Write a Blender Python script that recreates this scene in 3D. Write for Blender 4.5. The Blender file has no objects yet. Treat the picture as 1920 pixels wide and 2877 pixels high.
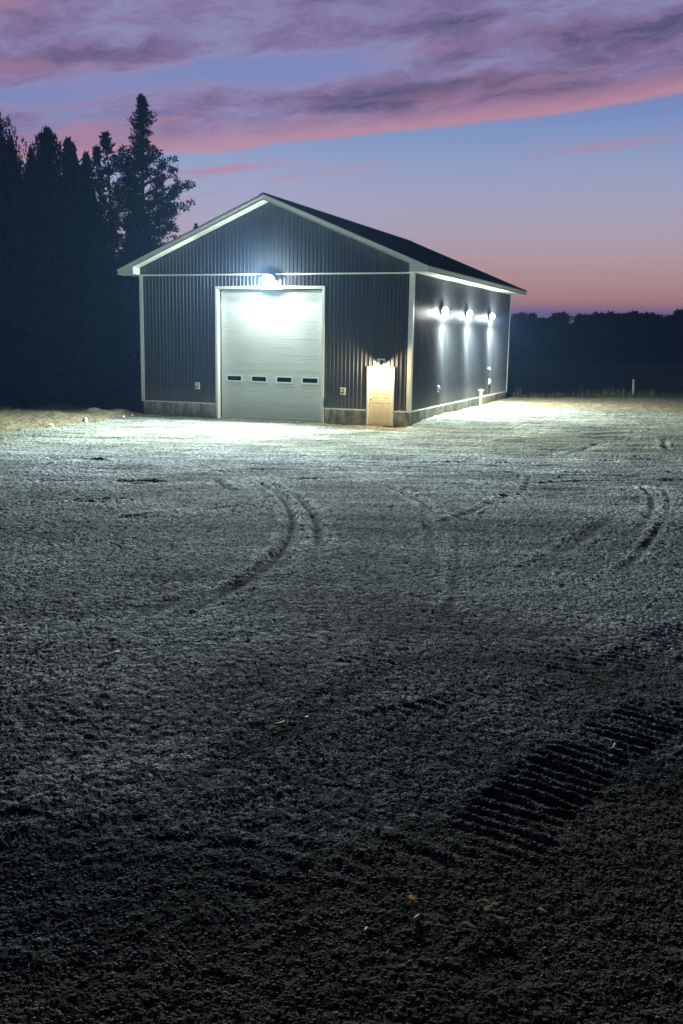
import bpy, bmesh, math, random
import numpy as np
from mathutils import Vector, Matrix

scene = bpy.context.scene
COL = scene.collection
rng = np.random.default_rng(7)
random.seed(7)

# ------------------------------------------------------------------ camera
F, YAW, PITCH, ROLL = 2746.408, -0.369, -0.176, -0.016
CAM = np.array([10.392, -33.452, 3.049])
fw = np.array([math.sin(YAW)*math.cos(PITCH), math.cos(YAW)*math.cos(PITCH), math.sin(PITCH)])
rt = np.array([math.cos(YAW), -math.sin(YAW), 0.0])
up = np.cross(rt, fw)
RR = rt*math.cos(ROLL)-up*math.sin(ROLL)
UU = rt*math.sin(ROLL)+up*math.cos(ROLL)
cd = bpy.data.cameras.new('camera'); cam = bpy.data.objects.new('camera', cd); COL.objects.link(cam)
cd.sensor_fit = 'HORIZONTAL'; cd.sensor_width = 36; cd.lens = F/1920*36
cd.clip_start = 0.1; cd.clip_end = 12000
M = Matrix(((RR[0], UU[0], -fw[0], CAM[0]), (RR[1], UU[1], -fw[1], CAM[1]), (RR[2], UU[2], -fw[2], CAM[2]), (0, 0, 0, 1)))
cam.matrix_world = M
scene.camera = cam
scene.view_settings.view_transform = 'Standard'
scene.view_settings.look = 'None'
scene.view_settings.exposure = 0
scene.view_settings.gamma = 1
scene.cycles.max_bounces = 6
scene.cycles.diffuse_bounces = 3
scene.cycles.glossy_bounces = 3
scene.cycles.sample_clamp_indirect = 4.0

W, L = 11.084, 16.533
H1, H2 = 0.515, 5.327
ROOF_TOP, EAVE_TOP, OV, OS = 8.094, 5.527, 0.507, 0.682
SL = (ROOF_TOP-EAVE_TOP)/(W/2+OS)

def lin(c):
    c = c/255.0
    return c/12.92 if c <= 0.04045 else ((c+0.055)/1.055)**2.4
def srgb(r, g, b): return (lin(r), lin(g), lin(b), 1.0)

# ------------------------------------------------------------------ noise (numpy)
_perm = rng.random((256, 256))
def vnoise(x, y, seed=0):
    x = x+seed*17.31; y = y+seed*9.77
    xi = np.floor(x).astype(np.int64); yi = np.floor(y).astype(np.int64)
    fx = x-xi; fy = y-yi
    fx = fx*fx*fx*(fx*(fx*6-15)+10); fy = fy*fy*fy*(fy*(fy*6-15)+10)
    xi &= 255; yi &= 255; x1 = (xi+1) & 255; y1 = (yi+1) & 255
    a = _perm[xi, yi]; b = _perm[x1, yi]; c = _perm[xi, y1]; d = _perm[x1, y1]
    return (a*(1-fx)+b*fx)*(1-fy)+(c*(1-fx)+d*fx)*fy*1.0 - 0.5
def ss(v, a, b):
    t = np.clip((v-a)/(b-a), 0, 1)
    return t*t*(3-2*t)

# ------------------------------------------------------------------ terrain
SY, CY = math.sin(YAW), math.cos(YAW)
def depth_of(x, y): return (x-CAM[0])*SY+(y-CAM[1])*CY
def side_of(x, y): return (x-CAM[0])*CY-(y-CAM[1])*SY
def zones(x, y):
    """0 gravel, 1 dirt, 2 grass"""
    n = vnoise(x*0.6, y*0.6, 3)*1.2+vnoise(x*2.3, y*2.3, 4)*0.5+vnoise(x*7, y*7, 5)*0.25
    # left edge of the yard
    el = -10.6-0.02*(y+9)+n*0.5
    er = 11.6-0.16*(x-1)+n*1.1
    z = np.zeros_like(x, dtype=np.int8)
    left = (x < el) & (y < 40)
    right = (y > er) & (x > -12)
    z[left | right | (y > 18)] = 1
    gl = crest_left(x, y)+n*0.6 > 0.9
    gr = crest_right(x, y)+n*0.9 > 0.7
    z[((x < -9) & gl) | ((x >= -9) & gr & (y > 0)) | (x > 60) | (y < -90) | (x < -70)] = 2
    return z
def crest_left(x, y):   # >0 beyond the crest of the left bank
    nx, ny = -0.72, 0.69
    return (x+12.2)*nx+(y-0.6)*ny
def crest_right(x, y):
    nx, ny = -0.56, 0.83
    c = (x-0.3)*nx+(y-17.0)*ny
    return np.where(x > 9, np.minimum(c, 99)+0.35*(x-9)*0.4, c)
def base_height(x, y):
    x = np.asarray(x, float); y = np.asarray(y, float)
    q = 26.5-depth_of(x, y)
    rise = 1.52*(np.clip(q, 0, 26.5)/26.5)**1.12
    z = -0.06+np.where(q > 0, rise, 0)
    z = z+0.2*ss(y, -1.0, 2.6)*ss(x, -0.6, 0.1)
    # banks
    z = z+0.10*ss(-x, 10.6, 12.0)*ss(y, -14, -4)*(1-ss(y, 0, 3))
    gl = crest_left(x, y); gr = crest_right(x, y)
    beyond = np.where(x < -9, gl, gr)
    z = z-0.55*ss(beyond, 0.3, 7.0)*np.where((y < -12) & (x > -9), 0, 1)
    z = z-0.35*ss(beyond, 10, 120)
    def heap(px, py, rx, ry, h):
        return h*np.exp(-(((x-px)/rx)**2+((y-py)/ry)**2))
    z = z+heap(-12.55, -1.2, 0.42, 0.5, 0.17)+heap(-11.62, -0.8, 0.33, 0.4, 0.19)+heap(-12.1, -1.6, 0.5, 0.4, 0.13)+heap(-12.9, -2.9, 0.9, 0.5, 0.09)+heap(-11.5, -1.6, 0.35, 0.3, 0.08)
    z = z+heap(1.9, 12.8, 1.6, 0.8, 0.07)+heap(5.5, 13.4, 2.2, 0.8, 0.08)
    return z

def ray_ground(px, py):
    d = fw*F+RR*(px-960)+UU*(1438.5-py); d = d/np.linalg.norm(d)
    lo, hi = 0.5, 4000.0
    t = 1.0
    while t < 400:
        p = CAM+d*t
        if p[2] < float(base_height(p[0], p[1])): break
        t *= 1.01
    a, b = t/1.01, t
    for _ in range(20):
        m = (a+b)/2; p = CAM+d*m
        if p[2] < float(base_height(p[0], p[1])): b = m
        else: a = m
    p = CAM+d*b
    return p
def poly_world(pts): return np.array([ray_ground(*p)[:2] for p in pts])

# wheel and track marks left in the yard, traced on the ground: (polyline, half width, depth, kind)
MARKS = []
def mark(pts, hw, dep, kind='rut', pitch=0.1, skew=0.0):
    pw = poly_world(pts)
    # smooth by chaikin
    for _ in range(2):
        q = [pw[0]]
        for i in range(len(pw)-1):
            q.append(pw[i]*0.75+pw[i+1]*0.25); q.append(pw[i]*0.25+pw[i+1]*0.75)
        q.append(pw[-1]); pw = np.array(q)
    MARKS.append((pw, hw, dep, kind, pitch, skew))
mark([(640, 1322), (760, 1365), (815, 1425), (825, 1485), (785, 1560), (700, 1625), (600, 1680), (500, 1738), (400, 1795)], 0.06, 0.035)
mark([(700, 1330), (820, 1385), (880, 1440), (896, 1500), (880, 1580)], 0.055, 0.03)
mark([(560, 1310), (700, 1345), (762, 1410), (770, 1470), (735, 1540)], 0.05, 0.012)
mark([(600, 1345), (660, 1385)], 0.06, 0.03)
mark([(960, 1340), (1080, 1362), (1180, 1400), (1230, 1450)], 0.05, 0.013)
mark([(1180, 1420), (1215, 1500), (1205, 1600), (1190, 1700)], 0.045, 0.008)
mark([(1285, 1500), (1288, 1580), (1265, 1700), (1255, 1760)], 0.04, 0.013)
mark([(1600, 1345), (1790, 1355), (1838, 1395), (1832, 1440), (1790, 1490)], 0.045, 0.012)
mark([(1720, 1345), (1850, 1355), (1885, 1400), (1870, 1460), (1800, 1560), (1690, 1640)], 0.045, 0.011)
mark([(0, 1282), (170, 1290), (345, 1299)], 0.10, 0.05)
mark([(0, 1347), (130, 1349), (350, 1356), (560, 1352)], 0.10, 0.04)
mark([(30, 1413), (240, 1408), (400, 1400)], 0.07, 0.03)
mark([(1150, 1355), (1400, 1362), (1620, 1350), (1900, 1345)], 0.07, 0.012)
mark([(960, 1300), (1250, 1297), (1500, 1300), (1640, 1306)], 0.08, 0.03)
mark([(1570, 1282), (1700, 1240), (1800, 1215)], 0.07, 0.014)
mark([(1570, 1283), (1680, 1290), (1780, 1296)], 0.08, 0.03)
mark([(700, 1346), (860, 1346), (1000, 1342)], 0.07, 0.02)
mark([(1465, 1390), (1490, 1350), (1480, 1320)], 0.05, 0.008)
mark([(300, 1455), (480, 1440), (700, 1420)], 0.08, 0.02)
mark([(0, 1320), (300, 1318), (640, 1325), (900, 1322)], 0.06, 0.010)
mark([(200, 1385), (500, 1374), (760, 1380)], 0.06, 0.008)
mark([(900, 1400), (1200, 1385), (1500, 1392), (1800, 1380)], 0.07, 0.010)
mark([(1000, 1325), (1300, 1330), (1700, 1322)], 0.06, 0.010)
mark([(0, 1245), (300, 1235), (700, 1240)], 0.05, 0.010)
mark([(200, 1215), (500, 1205), (800, 1212)], 0.05, 0.008)
mark([(1200, 1260), (1330, 1225), (1480, 1190), (1560, 1160)], 0.05, 0.010)
mark([(1300, 1262), (1450, 1225), (1640, 1185)], 0.05, 0.010)
mark([(1640, 1260), (1760, 1235), (1900, 1190)], 0.05, 0.010)
mark([(800, 1235), (1000, 1225), (1200, 1232)], 0.05, 0.008)
mark([(1150, 1500), (1320, 1440), (1420, 1390), (1480, 1360)], 0.06, 0.010)
mark([(1400, 1660), (1560, 1560), (1740, 1440)], 0.09, 0.008)
mark([(300, 1760), (480, 1690), (700, 1640), (840, 1560)], 0.10, 0.008)
mark([(0, 1570), (200, 1540), (380, 1490)], 0.10, 0.008)
mark([(420, 2240), (700, 2110), (960, 1960), (1160, 1850)], 0.10, 0.010)
mark([(1870, 1225), (1862, 1245), (1880, 1268), (1920, 1275)], 0.08, 0.014)
# rubber track imprints with lugs
mark([(1330, 2440), (1480, 2260), (1640, 2130), (1800, 2040), (1960, 1965)], 0.21, 0.034, 'lug', 0.088)
mark([(960, 2090), (1160, 2015), (1340, 1985), (1500, 1930), (1700, 1800)], 0.20, 0.013, 'lug', 0.088)
mark([(1700, 1900), (1830, 1810), (1960, 1740)], 0.17, 0.034, 'lug', 0.088)
mark([(760, 2020), (1000, 1880), (1180, 1770), (1290, 1650), (1310, 1560)], 0.20, 0.006, 'lug', 0.10)
mark([(620, 1960), (760, 1830), (980, 1700)], 0.18, 0.008, 'lug', 0.10)
mark([(950, 2560), (1120, 2400), (1260, 2330)], 0.24, 0.014, 'lug', 0.13)
mark([(560, 2520), (700, 2440), (900, 2300)], 0.22, 0.012, 'lug', 0.13)
mark([(0, 2030), (200, 1980), (420, 1900)], 0.2, 0.010, 'lug', 0.12)

def marks_height(x, y, track_shade=None):
    out = np.zeros_like(x)
    for pw, hw, dep, kind, pitch, skew in MARKS:
        m = hw*6
        sel = np.where((x > pw[:, 0].min()-m) & (x < pw[:, 0].max()+m) & (y > pw[:, 1].min()-m) & (y < pw[:, 1].max()+m))[0]
        if len(sel) == 0: continue
        X = x[sel]; Y = y[sel]
        best = np.full(len(sel), 1e9); arc = np.zeros(len(sel)); sgn = np.zeros(len(sel)); s0 = 0
        for i in range(len(pw)-1):
            a = pw[i]; d = pw[i+1]-a; ln = np.hypot(*d)
            if ln < 1e-6: continue
            u = d/ln
            t = np.clip((X-a[0])*u[0]+(Y-a[1])*u[1], 0, ln)
            ex = X-a[0]-t*u[0]; ey = Y-a[1]-t*u[1]
            dd = np.hypot(ex, ey)
            k = dd < best
            best[k] = dd[k]; arc[k] = s0+t[k]; sgn[k] = (-u[1]*ex+u[0]*ey)[k]
            s0 += ln
        endf = ss(arc, 0, 0.25*s0)*ss(s0-arc, 0, 0.25*s0)*0.9+0.1
        endf = np.where((arc < 1e-4) | (arc > s0-1e-4), 0, endf)
        breakup = 0.55+1.0*vnoise(X*1.6, Y*1.6, 21)+0.5*vnoise(X*5, Y*5, 22)
        breakup = np.clip(breakup, 0.05, 1.3)
        if kind == 'rut':
            far = 1.0+1.2*ss(np.hypot(X-CAM[0], Y-CAM[1]), 6, 14)
            prof = -np.exp(-(best/hw/1.2)**2)+0.6*np.exp(-((best-hw*2.0)/(hw*0.7))**2)
            out[sel] += prof*dep*endf*breakup*far
            if track_shade is not None: track_shade[sel] += (-1.7*np.exp(-(best/hw/0.62)**2)+0.9*np.exp(-((best-hw*2.8)/(hw*1.5))**2))*np.sqrt(np.clip(endf, 0, 1))*np.clip(breakup+0.45, 0.4, 1)*min(1, dep/0.022)
        else:
            edge = 1-ss(best, hw*0.82, hw)
            wob = vnoise(X*2.2, Y*2.2, 31)*0.09+vnoise(X*9, Y*9, 33)*0.03
            ph = (arc+wob-sgn*0.10)/pitch*2*math.pi
            lug = np.sin(ph)
            if track_shade is not None: track_shade[sel] += edge*(-0.25+0.45*lug)*endf*breakup*min(1.4, dep/0.02)
            lug = np.sign(lug)*np.abs(lug)**0.6*(0.75+1.3*vnoise(arc/pitch*0.9, sgn*4, 35))
            out[sel] += edge*(lug*dep*0.5-dep*0.15)*endf*breakup+min(dep, 0.02)*0.2*np.exp(-((best-hw*1.12)/(hw*0.15))**2)*(0.5+2*vnoise(X*6, Y*6, 37))*endf*breakup
    return out

def detail(x, y):
    d = depth_of(x, y); r = np.hypot(x-CAM[0], y-CAM[1]); s = side_of(x, y)
    near = 1-ss(r, 9, 22)
    inyard = 1-ss(r, 60, 90)
    z = 0.035*vnoise(x*0.45, y*0.45, 1)+0.02*vnoise(x*1.3, y*1.3, 2)
    z = z+0.007*vnoise(x*4.1+s*0.2, y*4.1, 6)
    # streaks dragged across the yard (grader and wheels)
    st = ss(d, 12, 24)*(1-ss(d, 42, 50))
    z = z+st*(0.035*vnoise(s*0.22+d*0.1, d*2.2+s*0.06, 8)+0.040*vnoise(s*0.4, d*4.6-s*0.12, 9)+0.022*vnoise(s*0.8, d*8.5-s*0.3, 24)+0.035*ss(s, -4, 4)*vnoise(s*1.6+d*1.0, d*3.0-s*1.5, 10))
    z = z+ss(d, 5, 16)*(0.008*vnoise(x*6.5, y*6.5, 14)+0.010*vnoise(x*13, y*13, 19))
    z = z+(1-ss(r, 14, 26))*0.004*vnoise(x*14, y*14, 11)
    z = z+(1-ss(r, 7, 14))*0.0045*vnoise(x*31, y*31, 12)
    z = z+(1-ss(r, 5, 9))*0.0055*vnoise(x*62, y*62, 13)
    # lumpy soft dirt near the viewer's feet
    lump = (1-ss(r, 2.6, 5.5))
    k = vnoise((x*0.9+y*0.5)*5.0, (y*0.9-x*0.5)*11.0, 15)
    z = z+lump*0.015*k*np.clip(0.6+2*vnoise(x*1.2, y*1.2, 16), 0, 1)
    # clods on the banks
    zz = zones(x, y)
    z = z+np.where(zz == 1, 0.05*vnoise(x*3.1, y*3.1, 17)+0.04*vnoise(x*8, y*8, 18), 0)*inyard
    return z*np.where(zz == 2, 0.8, 1)*inyard

def height(x, y):
    x = np.atleast_1d(np.asarray(x, float)); y = np.atleast_1d(np.asarray(y, float))
    return base_height(x, y)+detail(x, y)+marks_height(x, y)
def hgt(x, y): return float(height(x, y)[0])

# ------------------------------------------------------------------ material helpers
def new_mat(name):
    m = bpy.data.materials.new(name); m.use_nodes = True
    nt = m.node_tree; nt.nodes.clear()
    out = nt.nodes.new('ShaderNodeOutputMaterial'); b = nt.nodes.new('ShaderNodeBsdfPrincipled')
    nt.links.new(b.outputs[0], out.inputs[0])
    return m, nt, b
def nd(nt, t, **kw):
    n = nt.nodes.new(t)
    for k, v in kw.items(): setattr(n, k, v)
    return n
def ramp(nt, pts, inp=None):
    r = nt.nodes.new('ShaderNodeValToRGB'); e = r.color_ramp.elements
    while len(e) < len(pts): e.new(0.5)
    for i, (p, c) in enumerate(pts):
        e[i].position = p; e[i].color = c if len(c) == 4 else (*c, 1)
    if inp is not None: nt.links.new(inp, r.inputs[0])
    return r
def noise(nt, vec, scale, detail=4, rough=0.6, dist=0.0):
    n = nt.nodes.new('ShaderNodeTexNoise'); n.inputs['Scale'].default_value = scale
    n.inputs['Detail'].default_value = detail; n.inputs['Roughness'].default_value = rough
    n.inputs['Distortion'].default_value = dist
    if vec is not None: nt.links.new(vec, n.inputs['Vector'])
    return n
def math_(nt, op, a, b=None, c=None, clamp=False):
    n = nt.nodes.new('ShaderNodeMath'); n.operation = op; n.use_clamp = clamp
    for i, v in enumerate((a, b, c)):
        if v is None: continue
        if isinstance(v, (int, float)): n.inputs[i].default_value = v
        else: nt.links.new(v, n.inputs[i])
    return n.outputs[0]
def mixc(nt, fac, a, b, mode='MIX'):
    n = nt.nodes.new('ShaderNodeMix'); n.data_type = 'RGBA'; n.blend_type = mode
    if isinstance(fac, (int, float)): n.inputs[0].default_value = fac
    else: nt.links.new(fac, n.inputs[0])
    for i, v in ((6, a), (7, b)):
        if isinstance(v, tuple): n.inputs[i].default_value = v if len(v) == 4 else (*v, 1)
        else: nt.links.new(v, n.inputs[i])
    return n.outputs[2]
def bump(nt, b, h, strength, dist, prev=None):
    n = nt.nodes.new('ShaderNodeBump'); n.inputs['Strength'].default_value = strength; n.inputs['Distance'].default_value = dist
    nt.links.new(h, n.inputs['Height'])
    if prev is not None: nt.links.new(prev, n.inputs['Normal'])
    nt.links.new(n.outputs[0], b.inputs['Normal'])
    return n.outputs[0]
def pos(nt): return nt.nodes.new('ShaderNodeNewGeometry').outputs['Position']

def simple(name, col, rough=0.6, metal=0.0, var=0.15, scale=6.0, bmp=0.0, spec=0.5, coords='obj', stretch=None):
    m, nt, b = new_mat(name)
    tc = nt.nodes.new('ShaderNodeTexCoord')
    v = tc.outputs['Object']
    if stretch:
        mp = nt.nodes.new('ShaderNodeMapping'); mp.inputs['Scale'].default_value = stretch
        nt.links.new(v, mp.inputs[0]); v = mp.outputs[0]
    n = noise(nt, v, scale, 6, 0.65)
    lo = tuple(c*(1-var) for c in col); hi = tuple(min(1, c*(1+var)) for c in col)
    r = ramp(nt, [(0.3, lo), (0.7, hi)], n.outputs[0])
    nt.links.new(r.outputs[0], b.inputs['Base Color'])
    rr = ramp(nt, [(0.3, (rough*0.85,)*3), (0.7, (min(1, rough*1.15),)*3)], n.outputs[0])
    nt.links.new(rr.outputs[0], b.inputs['Roughness'])
    b.inputs['Metallic'].default_value = metal
    b.inputs['Specular IOR Level'].default_value = spec
    if bmp: bump(nt, b, n.outputs[0], 1.0, bmp)
    return m

MAT = {}
# dark ribbed sheet metal
def siding_mat():
    m, nt, b = new_mat('dark_steel_siding')
    p = pos(nt)
    mp = nt.nodes.new('ShaderNodeMapping'); mp.inputs['Scale'].default_value = (5, 5, 0.25)
    nt.links.new(p, mp.inputs[0])
    n = noise(nt, mp.outputs[0], 1.0, 4, 0.6)
    r = ramp(nt, [(0.3, (0.026, 0.031, 0.041)), (0.7, (0.040, 0.046, 0.056))], n.outputs[0])
    n2 = noise(nt, p, 3.0, 6, 0.7)
    c = mixc(nt, math_(nt, 'MULTIPLY', n2.outputs[0], 0.25), r.outputs[0], (0.07, 0.075, 0.075))
    sz_ = nt.nodes.new('ShaderNodeSeparateXYZ'); nt.links.new(p, sz_.inputs[0])
    nd_ = noise(nt, p, 5.0, 6, 0.7)
    zz_ = math_(nt, 'ADD', sz_.outputs[2], math_(nt, 'MULTIPLY', nd_.outputs[0], -0.9))
    ms = nt.nodes.new('ShaderNodeMapRange'); ms.inputs['From Min'].default_value = 0.75; ms.inputs['From Max'].default_value = -0.05
    ms.inputs['To Min'].default_value = 0.0; ms.inputs['To Max'].default_value = 0.55; nt.links.new(zz_, ms.inputs['Value'])
    c = mixc(nt, ms.outputs[0], c, (0.17, 0.165, 0.14))
    nt.links.new(c, b.inputs['Base Color'])
    rr = ramp(nt, [(0.3, (0.36,)*3), (0.7, (0.50,)*3)], n.outputs[0])
    nt.links.new(rr.outputs[0], b.inputs['Roughness'])
    b.inputs['Metallic'].default_value = 0.0
    b.inputs['Specular IOR Level'].default_value = 0.5
    # oil-canning of the thin sheet
    mp2 = nt.nodes.new('ShaderNodeMapping'); mp2.inputs['Scale'].default_value = (3.0, 3.0, 0.5)
    nt.links.new(p, mp2.inputs[0])
    n3 = noise(nt, mp2.outputs[0], 1.0, 2, 0.5)
    bump(nt, b, n3.outputs[0], 1.0, 0.012)
    return m
MAT['siding'] = siding_mat()
MAT['roof'] = simple('dark_steel_roof', (0.022, 0.028, 0.04), 0.6, 0.0, 0.2, 2.0, spec=0.3)
MAT['white'] = simple('white_trim_metal', (0.78, 0.81, 0.78), 0.45, 0, 0.06, 3.0, 0.001)
MAT['soffit'] = simple('white_vented_soffit', (0.66, 0.70, 0.64), 0.5, 0, 0.05, 3.0)
MAT['plastic'] = simple('white_plastic', (0.72, 0.74, 0.74), 0.4, 0, 0.05, 20.0)
MAT['pvc'] = simple('white_pipe_plastic', (0.75, 0.77, 0.78), 0.35, 0, 0.08, 8.0)
MAT['black'] = simple('black_plastic', (0.012, 0.012, 0.014), 0.45, 0, 0.2, 15.0)
MAT['bronze'] = simple('dark_bronze_housing', (0.03, 0.028, 0.026), 0.4, 0.3, 0.2, 12.0)
MAT['knob'] = simple('aged_brass', (0.12, 0.08, 0.04), 0.35, 0.8, 0.3, 40.0)
MAT['seal'] = simple('dark_rubber', (0.02, 0.02, 0.02), 0.8, 0, 0.3, 30.0)
def door_mat():
    m, nt, b = new_mat('white_overhead_door')
    p = pos(nt)
    mp = nt.nodes.new('ShaderNodeMapping'); mp.inputs['Scale'].default_value = (0.4, 1, 9)
    nt.links.new(p, mp.inputs[0])
    n = noise(nt, mp.outputs[0], 1.5, 5, 0.65)
    g = noise(nt, p, 1.3, 5, 0.6)
    r = ramp(nt, [(0.3, (0.50, 0.53, 0.51)), (0.7, (0.60, 0.63, 0.61))], n.outputs[0])
    c = mixc(nt, math_(nt, 'MULTIPLY', g.outputs[0], 0.3), r.outputs[0], (0.42, 0.43, 0.38))
    nt.links.new(c, b.inputs['Base Color'])
    b.inputs['Roughness'].default_value = 0.42
    n4 = noise(nt, p, 260, 2, 0.5)
    a = bump(nt, b, n4.outputs[0], 0.35, 0.001)
    bump(nt, b, n.outputs[0], 1.0, 0.003, a)
    return m
MAT['door'] = door_mat()
MAT['mandoor'] = simple('white_entry_door', (0.64, 0.60, 0.50), 0.4, 0, 0.05, 4.0)
def glass_mat():
    m, nt, b = new_mat('dark_window_glass')
    tc = nt.nodes.new('ShaderNodeTexCoord'); n = noise(nt, tc.outputs['Object'], 2.0, 3)
    r = ramp(nt, [(0.3, (0.004, 0.006, 0.010)), (0.7, (0.010, 0.014, 0.02))], n.outputs[0])
    nt.links.new(r.outputs[0], b.inputs['Base Color'])
    b.inputs['Roughness'].default_value = 0.06
    bump(nt, b, n.outputs[0], 0.5, 0.004)
    return m
MAT['glass'] = glass_mat()
def concrete_mat():
    m, nt, b = new_mat('stained_concrete')
    p = pos(nt)
    mp = nt.nodes.new('ShaderNodeMapping'); mp.inputs['Scale'].default_value = (7, 7, 1.2)
    nt.links.new(p, mp.inputs[0])
    n = noise(nt, mp.outputs[0], 1.0, 6, 0.7)
    n2 = noise(nt, p, 1.6, 6, 0.7, 0.6)
    r = ramp(nt, [(0.36, (0.20, 0.195, 0.15)), (0.5, (0.50, 0.49, 0.41)), (0.66, (0.72, 0.72, 0.62))], n.outputs[0])
    st = ramp(nt, [(0.42, (0, 0, 0)), (0.62, (1, 1, 1))], n2.outputs[0])
    c = mixc(nt, math_(nt, 'MULTIPLY', st.outputs[0], 0.65), r.outputs[0], (0.22, 0.19, 0.12))
    nt.links.new(c, b.inputs['Base Color'])
    b.inputs['Roughness'].default_value = 0.85
    n3 = noise(nt, p, 30, 5, 0.7)
    bump(nt, b, n3.outputs[0], 0.7, 0.01)
    return m
MAT['concrete'] = concrete_mat()
def emit_mat(name, col, s):
    m = bpy.data.materials.new(name); m.use_nodes = True; nt = m.node_tree; nt.nodes.clear()
    out = nt.nodes.new('ShaderNodeOutputMaterial'); e = nt.nodes.new('ShaderNodeEmission')
    e.inputs[0].default_value = (*col, 1); e.inputs[1].default_value = s
    nt.links.new(e.outputs[0], out.inputs[0]); return m
MAT['lens'] = emit_mat('lit_lamp_lens', (0.93, 1.0, 0.97), 9)
MAT['lens_warm'] = emit_mat('lit_warm_bulb', (1.0, 0.72, 0.42), 60)

def gravel_mat():
    m, nt, b = new_mat('yard_gravel')
    p = pos(nt)
    # depth coordinate of the stone tint change in front of the building
    sep = nt.nodes.new('ShaderNodeSeparateXYZ'); nt.links.new(p, sep.inputs[0])
    d = math_(nt, 'ADD', math_(nt, 'MULTIPLY', math_(nt, 'SUBTRACT', sep.outputs[0], float(CAM[0])), SY),
              math_(nt, 'MULTIPLY', math_(nt, 'SUBTRACT', sep.outputs[1], float(CAM[1])), CY))
    sd = math_(nt, 'SUBTRACT', math_(nt, 'MULTIPLY', sep.outputs[0], CY), math_(nt, 'MULTIPLY', sep.outputs[1], SY))
    cb = nt.nodes.new('ShaderNodeCombineXYZ'); nt.links.new(math_(nt, 'MULTIPLY', sd, 0.22), cb.inputs[0]); nt.links.new(d, cb.inputs[1])
    streak = noise(nt, cb.outputs[0], 1.5, 7, 0.68, 0.4)
    patch = noise(nt, p, 0.35, 5, 0.6)
    dj = math_(nt, 'ADD', d, math_(nt, 'MULTIPLY', math_(nt, 'SUBTRACT', streak.outputs[0], 0.5), 7.0))
    fac = nt.nodes.new('ShaderNodeMapRange'); fac.interpolation_type = 'SMOOTHSTEP'
    fac.inputs['From Min'].default_value = 23.6; fac.inputs['From Max'].default_value = 30.0
    nt.links.new(dj, fac.inputs['Value'])
    # colours of single stones
    vs = nt.nodes.new('ShaderNodeTexVoronoi'); vs.inputs['Scale'].default_value = 75; nt.links.new(p, vs.inputs['Vector'])
    vm = nt.nodes.new('ShaderNodeTexVoronoi'); vm.inputs['Scale'].default_value = 24; nt.links.new(p, vm.inputs['Vector'])
    sepc = nt.nodes.new('ShaderNodeSeparateColor'); nt.links.new(vs.outputs['Color'], sepc.inputs[0])
    sepm = nt.nodes.new('ShaderNodeSeparateColor'); nt.links.new(vm.outputs['Color'], sepm.inputs[0])
    g1 = math_(nt, 'ADD', math_(nt, 'MULTIPLY', sepc.outputs[0], 0.55), math_(nt, 'MULTIPLY', sepm.outputs[0], 0.45))
    dark = ramp(nt, [(0.18, (0.065, 0.080, 0.088)), (0.5, (0.22, 0.250, 0.268)), (0.82, (0.62, 0.67, 0.70))], g1)
    pale = ramp(nt, [(0.15, (0.08, 0.090, 0.074)), (0.5, (0.205, 0.225, 0.195)), (0.85, (0.41, 0.44, 0.39))], g1)
    c = mixc(nt, fac.outputs[0], dark.outputs[0], pale.outputs[0])
    pr = ramp(nt, [(0.3, (0.55, 0.55, 0.54)), (0.5, (1.0, 1.0, 1.0)), (0.68, (1.35, 1.35, 1.35))], patch.outputs[0])
    c = mixc(nt, 1.0, c, pr.outputs[0], 'MULTIPLY')
    sr = ramp(nt, [(0.3, (0.52, 0.52, 0.53)), (0.5, (0.98, 0.98, 0.98)), (0.7, (1.35, 1.35, 1.35))], streak.outputs[0])
    c = mixc(nt, 1.0, c, sr.outputs[0], 'MULTIPLY')
    cb2 = nt.nodes.new('ShaderNodeCombineXYZ'); nt.links.new(math_(nt, 'MULTIPLY', sd, 0.5), cb2.inputs[0]); nt.links.new(math_(nt, 'MULTIPLY', d, 5.0), cb2.inputs[1])
    st2 = noise(nt, cb2.outputs[0], 1.0, 5, 0.6, 0.5)
    s2 = ramp(nt, [(0.35, (0.45, 0.45, 0.46)), (0.5, (1.0, 1.0, 1.0)), (0.65, (1.35, 1.35, 1.35))], st2.outputs[0])
    farf = nt.nodes.new('ShaderNodeMapRange'); farf.inputs['From Min'].default_value = 13; farf.inputs['From Max'].default_value = 20; nt.links.new(d, farf.inputs['Value'])
    c = mixc(nt, farf.outputs[0], c, mixc(nt, 1.0, c, s2.outputs[0], 'MULTIPLY'))
    # colour darkened towards the near side of the yard
    near_dark = nt.nodes.new('ShaderNodeMapRange'); near_dark.interpolation_type = 'SMOOTHSTEP'
    near_dark.inputs['From Min'].default_value = 1.5; near_dark.inputs['From Max'].default_value = 7.0
    near_dark.inputs['To Min'].default_value = 0.20; near_dark.inputs['To Max'].default_value = 1.0
    nt.links.new(math_(nt, 'ADD', d, math_(nt, 'MULTIPLY', math_(nt, 'SUBTRACT', patch.outputs[0], 0.5), 7.0)), near_dark.inputs['Value'])
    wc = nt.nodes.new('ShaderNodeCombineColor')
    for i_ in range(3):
        nt.links.new(near_dark.outputs[0], wc.inputs[i_])
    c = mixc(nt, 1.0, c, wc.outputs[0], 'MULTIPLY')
    at_ = nt.nodes.new('ShaderNodeAttribute'); at_.attribute_name = 'track_shade'
    wr = ramp(nt, [(0.0, (0.22, 0.22, 0.23)), (0.5, (1, 1, 1)), (1.0, (1.7, 1.7, 1.7))], at_.outputs['Fac'])  # rut shade, bright ridges and pressed-soil tone painted into the colour
    c = mixc(nt, 1.0, c, wr.outputs[0], 'MULTIPLY')
    # soil showing through beside the yard edge at the viewer's side
    soiln = noise(nt, p, 0.5, 5, 0.6)
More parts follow.
